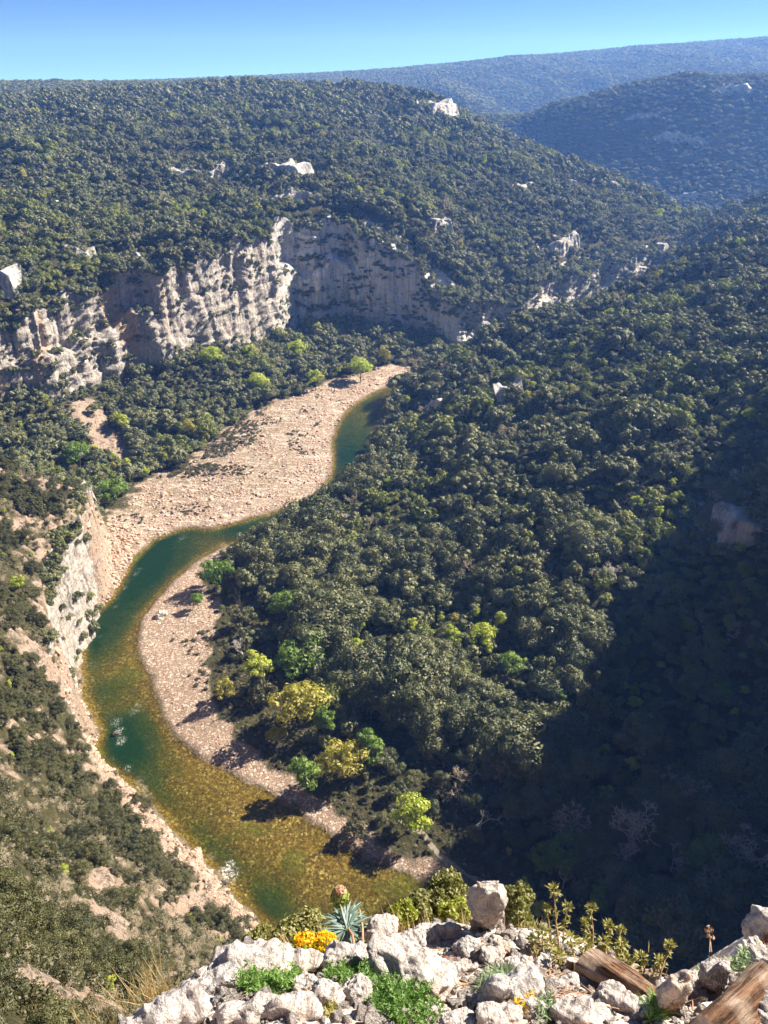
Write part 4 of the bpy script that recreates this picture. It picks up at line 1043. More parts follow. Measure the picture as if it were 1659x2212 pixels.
for u, v, w, h, mt, lab in [(349,1326,24,13,'white_rock','white boulder lying alone on the right gravel bar'), (445,1487,9,9,'bark','dark boulder on the shaded inner side of the right gravel bar'),
     (254,1592,14,9,'bark','black wet rock breaking the rapid by the left bank'), (424,1850,30,24,'river_rock','flat-topped block at the water edge of the near rocky bank'), (485,1905,12,9,'bark','dark wet rock beside the white splash'),
     (525,953,14,7,'bark','dark rock lying on the upper gravel bar'), (400,990,10,6,'bark','small dark rock by the shrubs of the upper gravel bar'), (448,1885,20,14,'river_rock','broken slab on the near rocky bank below the flat-topped block')]:
    b = hit(u, v + h * .3); b = b if b is not None else at_z(u, v, .3)
    b[2] = max(b[2], -.1); dep = np.linalg.norm(b - CAM); W = w / FPX * dep; H = h / FPX * dep
    o = link('boulder', rock_mesh('boulder', W, W * .8, H * 1.1, int(u * 7 + v), M[mt]), None, b + [0, 0, H * .25], (0, 0, random.uniform(0, 3))); tag(o, lab, 'rock')

def scatter_object(name, pts, rot, scl, pick, meshes, coll_name):
    cl_ = bpy.data.collections.new(coll_name)
    for i, m_ in enumerate(meshes): cl_.objects.link(bpy.data.objects.new('%s_%02d' % (coll_name, i), m_))
    n = len(pts); me = bpy.data.meshes.new(name); me.vertices.add(n); me.vertices.foreach_set('co', np.ascontiguousarray(pts, np.float32).ravel())
    for nm, ty, key, arr in (('scl', 'FLOAT_VECTOR', 'vector', scl), ('rot', 'FLOAT_VECTOR', 'vector', rot)):
        a = me.attributes.new(nm, ty, 'POINT'); a.data.foreach_set(key, np.ascontiguousarray(arr, np.float32).ravel())
    a = me.attributes.new('pick', 'INT', 'POINT'); a.data.foreach_set('value', np.asarray(pick, np.int32))
    g2 = ng.copy(); [x for x in g2.nodes if x.bl_idname == 'GeometryNodeCollectionInfo'][0].inputs['Collection'].default_value = cl_
    o = link(name, me); tag(o, kind='stuff'); md = o.modifiers.new('scatter', 'NODES'); md.node_group = g2
    return o
# loose stones on the bars and rocky banks
r_ = np.random.default_rng(99)
stones = [rock_mesh('stone', 1, .8, .6, 700 + i, M['river_rock'], cuts=2, npts=11) for i in range(6)]
def in_poly(poly, n, seed):
    r = np.random.default_rng(seed); a = np.array(poly); lo, hi = a.min(0), a.max(0); p = r.uniform(lo, hi, (n * 6, 2))
    return p[seg_dist(p[:, 0], p[:, 1], poly) < -.3][:n]
pA = in_poly(BAR_A, 9000, 1); dA = seg_dist(pA[:, 0], pA[:, 1], LEFT, False)
keepA = (r_.random(len(pA)) < .12 + .85 * sstep(.0, .5, fbm(pA[:, 0] / 14, pA[:, 1] / 14, octv=3, seed=301) + (pA[:, 1] < 420) * .45)); pA = pA[keepA]
pB = in_poly(BAR_B, 1400, 2); pC = in_poly(BANK_C, 2600, 3); pD = in_poly(BANK_D, 900, 4)
ps = np.concatenate([pA, pB, pC, pD]); sz = np.concatenate([r_.gamma(2.2, .34, len(pA)), r_.gamma(2, .14, len(pB)), r_.gamma(2.0, .36, len(pC)), r_.gamma(2.0, .4, len(pD))]); sz = np.clip(sz, .15, 3.0)
zz = sample_grid(Zg, ps[:, 0], ps[:, 1]); n = len(ps)
scatter_object('river_stones', np.c_[ps, zz + sz * .08], np.c_[r_.normal(0, .25, n), r_.normal(0, .25, n), r_.uniform(0, 6.28, n)], sz[:, None] * r_.uniform(.7, 1.3, (n, 3)), r_.integers(0, 6, n), stones, 'stone_stock')
# low scrub at the inner edge of the upper bar and on the near bank
pA = in_poly(BAR_A, 5000, 11); dI = seg_dist(pA[:, 0], pA[:, 1], LEFT, False)
kk = (fbm(pA[:, 0] / 16, pA[:, 1] / 16, octv=3, seed=303) + sstep(22, 85, dI) * 1.0 - .62 > .0) & (dI > 12); pA = pA[kk][:1700]
pB2 = in_poly(BAR_B, 900, 12); dB = seg_dist(pB2[:, 0], pB2[:, 1], RIGHT, False); pB2 = pB2[(dB > 15) & (fbm(pB2[:, 0] / 8, pB2[:, 1] / 8, octv=2, seed=304) > .2)][:160]
pC = in_poly(BANK_C, 300, 13)[:70]
pN = np.concatenate([near_p[:, :2] + r_.normal(0, 2.0, near_p[:, :2].shape) for _ in range(2)])
pE = r_.uniform([-110, 115], [90, 360], (14000, 2)); dE = seg_dist(pE[:, 0], pE[:, 1], BAR_B); pE = pE[(dE > .5) & (dE < 40) & (seg_dist(pE[:, 0], pE[:, 1], RIVER) > 8) & (pE[:, 0] > -75)][:1900]
pC = np.concatenate([pC, pE])
ps = np.concatenate([pA, pB2, pC, pN]); n = len(ps); zz = sample_grid(Zg, ps[:, 0], ps[:, 1])
sz = r_.uniform(.16, .42, n); sz[:len(pA)] *= 1 + .9 * sstep(45, 85, seg_dist(pA[:, 0], pA[:, 1], LEFT, False)); sz[len(pA) + len(pB2) + len(pC):] = r_.uniform(.3, .75, len(pN))
scatter_object('low_scrub', np.c_[ps, zz - .1], np.c_[r_.normal(0, .1, (n, 2)), r_.uniform(0, 6.28, n)], np.c_[sz * 1.1, sz * 1.1, sz * .8], r_.integers(0, 4, n), scr_crown + [bare_shrub[0]], 'scrub_stock')

# ------------------------------------------------------------------ the rim underfoot
def on_ledge(u, v):
    d = ray(u, v); t = (-1.87 + .805) / (d[2] + .83 * d[1]); return CAM + d * t
EDGE = np.array([on_ledge(u, v)[:2] for u, v in [(120,2330),(250,2216),(330,2165),(420,2110),(490,2080),(545,2042),(690,2058),(760,2042),(830,2012),(960,1992),(1080,1992),(1180,2004),(1280,2034),(1380,2082),(1470,2128),(1560,2106),(1612,2084),(1644,2046),(1664,1995),(1800,1950)]])
def ledge_z(X, Y, rough=True):
    X = np.asarray(X, float); Y = np.asarray(Y, float)
    z = np.minimum(220 - 1.87 - .83 * (Y - .97), 218.75)
    yb = np.interp(X, EDGE[:, 0], EDGE[:, 1]); d = Y - yb
    if rough: z = z + (fbm(X / .22, Y / .22, octv=5, seed=601, gain=.5) * .028 + ridged(X / .16, Y / .16, octv=2, seed=603) * .007) * sstep(-.6, -.1, Y - .5 + 0)
    z = z - 1.7 * np.maximum(d, 0) - .4 * np.maximum(d - 3, 0)
    z = z - 2.0 * np.maximum(-X - .62 - .15 * (Y - 1), 0) * 0
    return z
lx = np.linspace(-2.6, 2.8, 270); ly = np.concatenate([np.linspace(-2.2, .4, 20), np.linspace(.42, 2.2, 140), np.linspace(2.24, 6.5, 70)])
LX, LY = np.meshgrid(lx, ly); LZ = ledge_z(LX, LY)
def mat_ledge():
    k = NT('rim_rubble'); co = k.coord(); n1 = k.noise(co, 9, 6, .65); n2 = k.noise(co, 45, 5, .7); v = k.voro(co, 38, 'Color'); s_ = k.n('ShaderNodeSeparateColor'); k.l(v, s_.inputs[0]); vd = k.voro(co, 38)
    c = k.ramp(s_.outputs[0], [(0, (.46, .37, .32)), (.5, (.66, .57, .51)), (1, (.80, .72, .67))])
    c = k.mix(k.ramp(n1, [(.46, 0), (.60, .85)]), c, (.34, .225, .145)); c = k.mix(k.ramp(n2, [(.58, 0), (.70, .6)]), c, (.16, .12, .085))
    h = k.math('SUBTRACT', k.math('MULTIPLY', n2, .5), vd)
    return k.done(k.principled(c, .92, k.bump(h, .9, .02), .15))
M['ledge'] = mat_ledge()
tag(link('rim_ground', mesh_arr('rim_ground', np.stack([LX, LY, LZ], -1).reshape(-1, 3), grid_faces(len(ly), len(lx)), [M['ledge']])), kind='structure')
def lz(x, y): return float(ledge_z(np.array([x]), np.array([y]))[0])

ROCKS = [(1050,1982,56,132,'boulder','tallest upright pale rock on the rim, between two shrubs',(.12,0,.2)), (592,2080,215,84,'boulder','wide humped pale rock left of the yellow flowers',(0,0,.1)),
 (762,2080,130,66,'boulder','smooth pale rock right of the yellow flowers',(0,0,-.1)), (896,2100,190,104,'boulder','broad cracked slab in the middle of the rim',(.1,.1,-.35)),
 (824,2006,62,54,'boulder','block on the rim edge right of the spurge',(0,.2,.3)), (938,2012,98,48,'boulder','jagged low ridge rock left of the tallest upright rock',(0,0,.15)), (1006,2046,46,52,'boulder_grey','grey standing wedge below the tallest upright rock',(.2,-.2,0)),
 (817,2038,36,24,'boulder','small block under the block on the rim edge',(0,0,.5)), (890,2040,86,52,'boulder','tilted rock above the broad cracked slab',(.1,.2,-.3)), (775,2154,62,62,'boulder','thin tilted slab behind the feathery green herb',(.5,.3,.2)),
 (710,2164,66,56,'boulder','pointed pale rock left of the thin tilted slab',(.2,.2,-.2)), (350,2196,215,76,'boulder_grey','long grey-white rock at the lower left corner of the rim',(0,-.15,.45)), (575,2196,190,56,'boulder','low pale rock shelf at the bottom below the left green herb',(0,0,.1)), (470,2120,120,60,'boulder_grey','sloping grey rock at the left end of the rim',(0,-.1,.5)),
 (987,2204,64,50,'boulder','square white stone at the bottom edge',(0,.1,.1)), (1050,2158,50,84,'boulder_grey','narrow leaning grey slab in the middle bottom',(.3,.5,.2)), (1128,2140,80,80,'boulder_grey','rounded grey rock with a brown hollow',(0,0,.3)),
 (1062,2064,52,40,'boulder','bright triangular stone below the tallest upright rock',(.2,.3,.4)), (1084,2050,42,36,'boulder_rust','orange-stained stone right of the bright triangular one',(0,0,0)), (994,2082,66,32,'boulder','flat white stone above the red stonecrop',(0,0,.2)),
 (1252,2194,112,62,'boulder','large pale rock at the bottom below the twigs',(.1,-.1,-.3)), (1080,2200,92,50,'boulder','pale rock at the bottom beside the square white stone',(.1,.2,.2)), (1330,2172,96,62,'boulder','rough pale rock under the left log',(0,0,-.4)),
 (1440,2172,60,100,'boulder_rust','pointed orange and white rock between the logs',(.15,.05,.1)), (1662,2012,90,100,'boulder_grey','grey rock rising at the right edge',(0,.2,.3)), (1648,2190,120,84,'boulder_grey','bluish shaded rock at the lower right corner',(0,-.2,.2)), (1572,2200,70,46,'boulder','pale stone below the right log',(0,0,.2)),
 (1524,2130,36,78,'boulder','narrow upright white rock behind the right log',(.1,.1,0)), (1490,2112,50,36,'boulder','pale stone under the spiky grey-green clump',(0,0,.4)), (1600,2080,60,40,'boulder_grey','stone between spiky clump and right log',(0,0,.1)), (1640,2075,70,60,'boulder','rubble block at the right edge below the grey rock',(0,0,.6)),
 (1150,2030,60,40,'boulder','pale stone beside the leafy stems',(0,0,.3)), (1175,2085,60,40,'boulder','pale stone at the foot of the leafy stems',(0,0,.8)), (1120,2090,50,36,'boulder','small pale stone above the rounded grey rock',(0,0,.3)), (1212,2140,60,40,'boulder','pale stone among dry twigs',(0,0,.1)), (1392,2190,60,44,'boulder','pale stone left of the pointed orange rock',(0,0,.4)),
 (1585,2066,60,46,'boulder','pale block behind the spiky grey-green clump',(0,.1,.5)),(1622,2050,56,52,'boulder_grey','grey block below the grey rock at the right edge',(.1,0,.2)),(1548,2108,44,34,'boulder','small pale stone in front of the spiky grey-green clump',(0,0,.9)),(880,1946,34,22,'boulder','small pale stone among the rim shrubs',(0,0,.2)), (1150,2185,60,44,'boulder','stone below the rounded grey rock',(0,0,.2)), (660,2140,60,44,'boulder','stone between the two green herb patches',(0,0,.2)), (930,2180,60,40,'boulder','stone at the right end of the feathery herb',(0,.2,.2))]
for i, (u, v, w, h, mt, lab, rt) in enumerate(ROCKS):
    b = on_ledge(u, v + h * .22); t = (b[1] * CT - (b[2] - 220) * ST); W = w / FPX * t * 1.08; Hh = h / FPX * t * 1.06
    tall = h > w * 1.15
    dz, dd = (Hh * 1.7, W * .62) if tall else (Hh * 1.0, Hh * 1.05)
    o = link('boulder', rock_mesh('boulder', W * 1.08, dd, dz, 800 + i * 13, M[mt], cuts=5, npts=18 if not tall else 13, rough=.055), None,
             (b[0], b[1], lz(b[0], b[1]) + dz * (.30 if tall else .18)), ((rt[0] - .35) if not tall else rt[0] * .5, rt[1], rt[2])); tag(o, lab, 'rock')
# loose pebbles
r_ = np.random.default_rng(5)
pu = r_.uniform(230, 1680, 3000); pv = r_.uniform(1985, 2230, 3000); pp = np.array([on_ledge(a, b) for a, b in zip(pu, pv)])
yb = np.interp(pp[:, 0], EDGE[:, 0], EDGE[:, 1]); pp = pp[pp[:, 1] < yb - .01]; n = len(pp); sz = np.clip(r_.gamma(1.4, .0085, n), .005, .045)
pp[:, 2] = ledge_z(pp[:, 0], pp[:, 1]) + sz * .15
peb = [rock_mesh('pebble', 1, .8, .65, 900 + i, M[('boulder', 'boulder_grey', 'boulder', 'boulder_rust')[i % 4]], cuts=2, npts=10) for i in range(7)]
M['pebble'] = mat_rock('pebble_stone', 2.2, (.80, .71, .65), .2)
for q in peb: q.materials[0] = M['pebble']
scatter_object('pebbles', pp, r_.uniform(-1, 1, (n, 3)) * 1.5, sz[:, None] * r_.uniform(.7, 1.4, (n, 3)), r_.integers(0, 7, n), peb, 'pebble_stock')

# ------------------------------------------------------------------ logs
def mat_wood():
    k = NT('weathered_wood'); co = k.coord((1, 1, .07)); g = k.noise(co, 38, 6, .75, .6); n = k.noise(k.coord(), 14, 4)
    c = k.ramp(g, [(.38, (.03, .016, .010)), (.47, (.13, .065, .035)), (.56, (.27, .15, .085)), (.7, (.40, .28, .20))])
    c = k.mix(k.ramp(n, [(.48, 0), (.66, .6)]), c, (.50, .38, .29))
    return k.done(k.principled(c, .8, k.bump(g, 1.0, .03), .2))
M['wood'] = mat_wood()
M['wood_end'] = mat_plain('cut_wood', (.34, .26, .21), (.55, .47, .41), 60, .85, .5, .01)
def log_mesh(L, r0, r1, seed):
    nr, nc = 40, 36; t = np.linspace(0, 1, nr); a = np.arange(nc) * 2 * np.pi / nc
    TT, AA = np.meshgrid(t, a, indexing='ij')
    rad = (r0 + (r1 - r0) * TT) * (1 + .14 * np.sin(2 * AA + seed) + .07 * np.sin(3 * AA + 2 * TT) + .07 * fbm(np.cos(AA) * 2, np.sin(AA) * 2, TT * 2.5, 4, seed) + .11 * ridged(np.cos(AA) * 4, np.sin(AA) * 4, TT * .7, 3, seed))
    x = rad * np.cos(AA) + .12 * r0 * np.sin(TT * 3); y = rad * np.sin(AA); z = (TT - .5) * L + (AA * 0 + np.cos(AA) * r0 * .25) * (TT > .98) 
    v = np.stack([x, y, z], -1).reshape(-1, 3); f = grid_faces(nr, nc, True)
    body = mesh_arr('log_body', v, f, [M['wood']])
    ends = []
    for row in (0, nr - 1):
        ring = v[row * nc:(row + 1) * nc]; c = ring.mean(0); vs = np.concatenate([ring, c + (ring - c) * .55 + [0, 0, .002 * (1 if row else -1)], c[None] - [0, 0, .004 * (1 if row else -1)]])
        fc = [(i, (i + 1) % nc, nc + (i + 1) % nc, nc + i) for i in range(nc)] + [(nc + i, nc + (i + 1) % nc, 2 * nc, 2 * nc) for i in range(nc)]
        me = bpy.data.meshes.new('cut_end'); me.from_pydata(vs.tolist(), [], [tuple(dict.fromkeys(q)) for q in fc]); me.materials.append(M['wood_end']); me.update(); ends.append(me)
    return body, ends
def place_log(p0, p1, r0, r1, label, seed):
    p0, p1 = Vector(p0), Vector(p1); d = p1 - p0
    e = bpy.data.objects.new('log', None); COL.objects.link(e); e.empty_display_size = .1; e.location = (p0 + p1) / 2; e.rotation_euler = d.to_track_quat('Z', 'Y').to_euler()
    tag(e, label, 'log'); body, ends = log_mesh(d.length, r0, r1, seed)
    link('trunk', body, e)
    for m_ in ends: link('cut_end', m_, e)
def up(p, dz): return (p[0], p[1], p[2] + dz)
place_log(up(on_ledge(1272,2110), .06), up(on_ledge(1414,2186), .02), .041, .034, 'weathered brown log pointing down to the right beside the leafy stems', 3)
place_log(up(on_ledge(1640,2165), .07), up(on_ledge(1520,2250), .0), .050, .046, 'thick split brown log at the lower right leaning against rocks', 5)
place_log(up(on_ledge(1236,2098), .05), up(on_ledge(1240,2112), -.02), .018, .021, 'short sawn stub inside the leafy stems', 7)
place_log(up(on_ledge(1550,2118), .06), up(on_ledge(1545,2140), -.01), .017, .02, 'small upright stub behind the thick split log', 9)

# ------------------------------------------------------------------ plants on the rim
def blades(P0, D, L, W, droop, seg=4, seed=0, flat=None):
    """tapering leaf strips from points P0 along D, bending down by droop"""
    P0 = np.asarray(P0, float); D = np.asarray(D, float); n = len(P0); L = np.broadcast_to(L, (n,)); W = np.broadcast_to(W, (n,))
    r = np.random.default_rng(seed); D = D / (np.linalg.norm(D, axis=1)[:, None] + 1e-9)
    side = np.cross(D, [0, 0, 1.0]); bad = np.linalg.norm(side, axis=1) < .2; side[bad] = [1, 0, 0]; side /= np.linalg.norm(side, axis=1)[:, None]
    rot = r.uniform(-.8, .8, n)[:, None] if flat is None else flat
    upv = np.cross(side, D); side = side * np.cos(rot) + upv * np.sin(rot)
    vs = []; 
    for k in range(seg + 1):
        t = k / seg; c = P0 + D * (L * t)[:, None] - np.array([0, 0, 1.0]) * (L * droop * t * t)[:, None]
        w = W * (.55 + .9 * t if t < .5 else 1 - (t - .5) * 1.9) * .5
        vs += [c - side * w[:, None], c + side * w[:, None]]
    V_ = np.stack(vs, 1).reshape(-1, 3); k2 = 2 * (seg + 1); base = np.arange(n)[:, None, None] * k2
    f = np.array([[2 * k, 2 * k + 1, 2 * k + 3, 2 * k + 2] for k in range(seg)])[None]
    return V_, (base + f).reshape(-1, 4)
def merge(parts):
    vs, fs, n = [], [], 0
    for v, f in parts: vs.append(v); fs.append(f + n); n += len(v)
    return np.concatenate(vs), np.concatenate(fs)
def part(name, vf, mat, parent, smooth=False):
    v, f = vf; t = np.random.default_rng(len(v)).uniform(0, 1, len(v) // 4 + 1).repeat(4)[:len(v)]
    return link(name, mesh_arr(name, v, f, [M[mat]], {'tint': t}, smooth=smooth), parent)
def plant(name, label, cat, loc, group=None):
    e = bpy.data.objects.new(name, None); COL.objects.link(e); e.empty_display_size = .05; e.location = loc; return tag(e, label, cat, group)
M['spurge'] = mat_leaf('spurge_leaf', (.13, .20, .17), (.24, .32, .27), .2, .06)
M['spurge_head'] = mat_leaf('spurge_head', (.22, .26, .04), (.40, .40, .10), .35, .04)
M['spurge_tip'] = mat_leaf('spurge_tip', (.42, .20, .12), (.55, .36, .22), .3, .04)
M['yellow'] = mat_leaf('yellow_petal', (.75, .42, .01), (.85, .58, .03), .35, .02)
M['herb'] = mat_leaf('herb_leaf', (.10, .20, .03), (.22, .36, .07), .4, .04)
M['shoot'] = mat_leaf('shoot_leaf', (.20, .19, .035), (.44, .36, .10), .4, .05)
M['red_herb'] = mat_leaf('stonecrop_leaf', (.28, .08, .05), (.40, .20, .09), .3, .05)
M['samphire'] = mat_leaf('samphire_leaf', (.17, .23, .12), (.30, .38, .20), .3, .05)
M['straw'] = mat_leaf('dry_grass', (.36, .24, .11), (.58, .45, .26), .3, .03)
M['box'] = mat_leaf('box_leaf', (.13, .135, .035), (.31, .28, .085), .3, .05)
M['box_yellow'] = mat_leaf('box_leaf_yellow', (.24, .26, .03), (.42, .40, .06), .35, .05)
M['stem'] = mat_plain('stem_bark', (.26, .15, .08), (.45, .30, .18), 40, .8, .3, .003)
M['twig'] = mat_plain('dry_twig', (.30, .17, .10), (.48, .33, .22), 30, .85, .3, .003)
def pt(u, v, t): return CAM + ray(u, v) * t

# spurge
b = on_ledge(768, 2050); b[2] = lz(b[0], b[1]); e = plant('spurge', 'tall blue-green spurge with a rounded yellow-green head above the water', 'plant', b)
tgt = pt(734, 1938, 2.42) - b; mid = pt(744, 1992, 2.38) - b
def polytube(pts_, r0, r1, sides=6):
    pts_ = [np.asarray(p, float) for p in pts_]; n = len(pts_) - 1
    return tubes([(pts_[i], pts_[i + 1], r0 + (r1 - r0) * i / n, r0 + (r1 - r0) * (i + 1) / n) for i in range(n)], sides)
part('stem', polytube([[0, 0, -.03], mid * .5 + [0.008, 0, 0], mid, tgt * .95], .0045, .0035), 'spurge_tip', e)
r = np.random.default_rng(41); n = 170; tt = r.uniform(0, 1, n) ** .8; P0 = mid * (1 - tt[:, None] * .32) + (tgt - mid) * (r.uniform(-.1, .35, n)[:, None]) * (1 - tt[:, None])
a = r.uniform(0, 6.28, n); D = np.c_[np.cos(a), np.sin(a), r.uniform(-.15, .75, n) - tt * .35]
part('leaves', blades(P0, D, r.uniform(.058, .095, n), .0072, .25, 4, 3), 'spurge', e)
n = 420; d = rand_dirs(n, -.75, r); c = tgt + d * np.array([.029, .029, .040]) * r.uniform(.75, 1, (n, 1)); part('flower_head', leaf_quads(c, d + r.normal(0, .4, d.shape), .0060, r, .8), 'spurge_head', e)
n = 60; d = rand_dirs(n, .72, r); c = tgt + d * np.array([.026, .026, .044]); part('flower_tip', leaf_quads(c, d + r.normal(0, .4, d.shape), .0058, r, .8), 'spurge_tip', e)
b = on_ledge(784, 2046); b[2] = lz(b[0], b[1]); e = plant('dry_stalk', 'orange-brown dry stalk standing right of the spurge', 'plant', b); q = pt(777, 1966, 2.42) - b
part('stem', polytube([[0, 0, -.02], q * .5 + [.004, 0, 0], q], .0042, .003), 'stem', e); part('tip', polytube([q, q + [-.002, .002, .006]], .003, .001), 'stem', e)
# yellow flowers
for (u, v, w, lab) in [(660, 2032, 44, 'yellow-flowered tuft, left clump behind the wide humped rock'), (700, 2036, 52, 'yellow-flowered tuft, right clump at the foot of the spurge'), (682, 2060, 24, 'few yellow blossoms low between two pale rocks')]:
    b = on_ledge(u, v + 26); b[2] = lz(b[0], b[1]) - .02; e = plant('yellow_flower', lab, 'flower', b); R2 = w / FPX * 2.2 * .55
    top = pt(u, v, 2.22) - b; n = int(w * 3.4); d = rand_dirs(n, -.1, r); c = top + d * np.array([R2, R2 * .8, R2 * .55]) * r.uniform(.6, 1, (n, 1))
    part('blossoms', leaf_quads(np.repeat(c, 3, 0) + r.normal(0, .002, (3 * n, 3)), np.repeat(d, 3, 0) + r.normal(0, .6, (3 * n, 3)), .0056, r, .9), 'yellow', e)
    n = int(w * 5); P0 = top * r.uniform(.0, .7, (n, 1)) + r.normal(0, R2 * .5, (n, 3)) * [1, 1, .3]; D = np.c_[r.normal(0, .5, (n, 2)), np.ones(n)]
    part('leaves', blades(P0, D, .022, .004, .2, 2, 4), 'herb', e)
# feathery herb patches: many sprigs, each patch one plant mat
def herb(u0, u1, v0, v1, n, lab, hgt, mat='herb', seed=1, cat='plant', name='green_herb', leafw=.0028, leaf=.013):
    r = np.random.default_rng(seed); c0 = on_ledge((u0 + u1) / 2, (v0 + v1) / 2); c0[2] = lz(c0[0], c0[1]); e = plant(name, lab, cat, c0)
    P0, D, S = [], [], []
    for k in range(n):
        a_, q_ = r.uniform(0, 6.28), r.uniform(0, 1) ** .6
        p = on_ledge((u0 + u1) / 2 + math.cos(a_) * q_ * (u1 - u0) / 2, (v0 + v1) / 2 + math.sin(a_) * q_ * (v1 - v0) / 2); p[2] = lz(p[0], p[1])
        H = hgt * r.uniform(.5, 1.2); d = np.array([r.normal(0, .25), r.normal(0, .25) - .1, 1]); d /= np.linalg.norm(d); S.append((p - c0, p - c0 + d * H, .0011, .0007))
        m = 22; t = r.uniform(.15, 1, m)[:, None]; P0.append(p - c0 + d * H * t); aa = r.uniform(0, 6.28, m); D.append(np.c_[np.cos(aa), np.sin(aa), r.uniform(.3, 1.2, m)])
    part('leaves', blades(np.concatenate(P0), np.concatenate(D), leaf, leafw, .1, 2, seed), mat, e); part('stems', tubes(S, 3), mat, e)
herb(515, 650, 2092, 2160, 150, 'bright green feathery herb in the hollow of the wide humped rock', .05, seed=3)
herb(700, 900, 2095, 2150, 170, 'bright green feathery herb in front of the smooth pale rock', .045, seed=4)
herb(800, 950, 2135, 2216, 190, 'largest bright green feathery herb at the bottom beside the thin tilted slab', .05, seed=5)
herb(920, 996, 2064, 2096, 60, 'red-brown stonecrop below the grey standing wedge', .022, 'red_herb', 6, name='stonecrop', leafw=.004, leaf=.008)
herb(1110, 1150, 2168, 2200, 26, 'small orange herb below the rounded grey rock', .03, 'yellow', 7)
herb(1160, 1195, 2170, 2212, 36, 'pale green spiky herb at the bottom centre', .04, 'samphire', 8)
herb(700, 730, 2170, 2206, 26, 'tiny yellow-green herb on the low pale shelf', .025, 'shoot', 9)
herb(1040, 1110, 2110, 2150, 40, 'thin grey-green grass behind the narrow leaning slab', .05, 'samphire', 10, leaf=.03, leafw=.0018)
herb(1390, 1430, 2180, 2216, 26, 'thin green grass beside the pointed orange rock', .04, 'herb', 12, leaf=.035, leafw=.0018)
herb(1500, 1622, 2050, 2098, 210, 'dense spiky grey-green clump near the right edge', .055, 'samphire', 11, leaf=.022, leafw=.0034)
herb(1640, 1680, 2030, 2060, 40, 'dark red tuft on the rock at the right edge', .03, 'red_herb', 13)
# dried flower stalk
b = on_ledge(1552, 2066); b[2] = lz(b[0], b[1]); e = plant('dried_flower', 'dried brown flower stalk above the spiky grey-green clump', 'plant', b)
h1, h2 = pt(1531, 2008, 2.38) - b, pt(1534, 2026, 2.36) - b
part('stem', merge([polytube([[0, 0, 0], h2, h1], .0016, .0012, 5), polytube([[.02, 0, 0], h2], .0014, .001, 5)]), 'twig', e)
for c in (h1, h2):
    d = rand_dirs(16, -.4, r); part('seed_head', merge([blades(np.repeat(c[None], 16, 0), d, .014, .003, .1, 2, 3), leaf_quads(c + d * .013, d, .0042, r, .9)]), 'twig', e)
# leafy resprouting stems
SH = [(1212,2046,1196,1922,20), (1216,2040,1226,1958,16), (1200,2050,1182,1962,14), (1278,2058,1277,1962,18), (1276,2040,1262,1990,12), (1310,2050,1316,2000,18), (1330,2060,1342,2008,14), (1338,2075,1344,2040,18), (1180,2060,1170,2010,20), (1200,2080,1190,2040,24), (1240,2080,1232,2030,24), (1260,2075,1262,2040,22), (1215,2095,1205,2065,22), (1300,2075,1305,2035,20), (1160,2055,1150,2030,16), (1380,2110,1385,2070,22), (1360,2100,1352,2072,20), (1412,2128,1446,2042,18), (1405,2120,1425,2075,18)]
for i, (gi_, lo_, hi_, lab) in enumerate([(0, 0, 5, 'tallest leafy stems with tufted yellow-green tops above the rim'), (1, 5, 8, 'short leafy stems above the left log'), (2, 8, 15, 'dense yellowish leafy shoots at the foot of the tall stems'), (3, 15, 17, 'leafy yellow shoots behind the left log'), (4, 17, 19, 'leaning leafy twig above the pointed orange rock')]):
    c0 = on_ledge(*SH[lo_][:2]); c0[2] = lz(c0[0], c0[1]); e = plant('leafy_shoot', lab, 'shrub', c0); st_, lv = [], []
    for (u, v, u2, v2, w) in SH[lo_:hi_]:
        p = on_ledge(u, v + 14); p[2] = lz(p[0], p[1]) - .01; t = (p[1] * CT - (p[2] - 220) * ST); q = pt(u2, v2, t + .03)
        m = (p + q) / 2 + [r.normal(0, .006), r.normal(0, .006), .006]; st_.append(polytube([p - c0, m - c0, q - c0], .0032, .0018, 5)); R2 = w / FPX * t
        n = 46; d = rand_dirs(n, -.5, r); lv.append(blades(q - c0 + d * R2 * .35, d + [0, 0, .35], R2 * r.uniform(.35, .8, n), .0052, .2, 3, i))
        n = 34; t_ = r.uniform(.25, .95, n)[:, None]; d = rand_dirs(n, -.1, r); lv.append(blades((p + (q - p) * t_) - c0, d, .017, .0052, .15, 3, i + 9))
    part('stems', merge(st_), 'stem', e); part('leaves', merge(lv), 'shoot', e)
# rim shrubs growing just below the edge
def rim_shrub(u, v, w, h, t, mat, lab, seed):
    c = pt(u, v, t); W = w / FPX * t; H = h / FPX * t / .8; zb = lz(c[0], c[1]); b = np.array([c[0], c[1], c[2] - H * .5]); e = plant('box_shrub', lab, 'shrub', b)
    vv, ff, tt = crown_arr(W / 2, H, 0, 240, 48, .0088, seed, clr=(.08, .20), loose=.7, zmin=-.8, nj=.8)
    link('foliage', mesh_arr('foliage', vv, ff, [M[mat]], {'tint': tt}, smooth=False), e)
    sg = []; rr = random.Random(seed)
    for k in range(9):
        a_ = rr.uniform(0, 6.28); sg.append(([0, 0, min(zb - b[2], 0) - .08], [math.cos(a_) * W * .3, math.sin(a_) * W * .3, H * .6], .008, .003))
    part('stem', tubes(sg, 5), 'stem', e)
rim_shrub(898, 1966, 74, 46, 3.1, 'box', 'dull green box shrub left of the small pale rim stone', 1)
rim_shrub(958, 1946, 112, 66, 3.3, 'box', 'largest brownish-green box shrub left of the tallest upright rock', 2)
rim_shrub(985, 1975, 66, 48, 2.95, 'box_yellow', 'bright yellow-green shrublet in front of the largest box shrub', 3)
rim_shrub(1112, 1950, 80, 62, 3.1, 'box', 'rounded brown-green box shrub right of the tallest upright rock', 4)
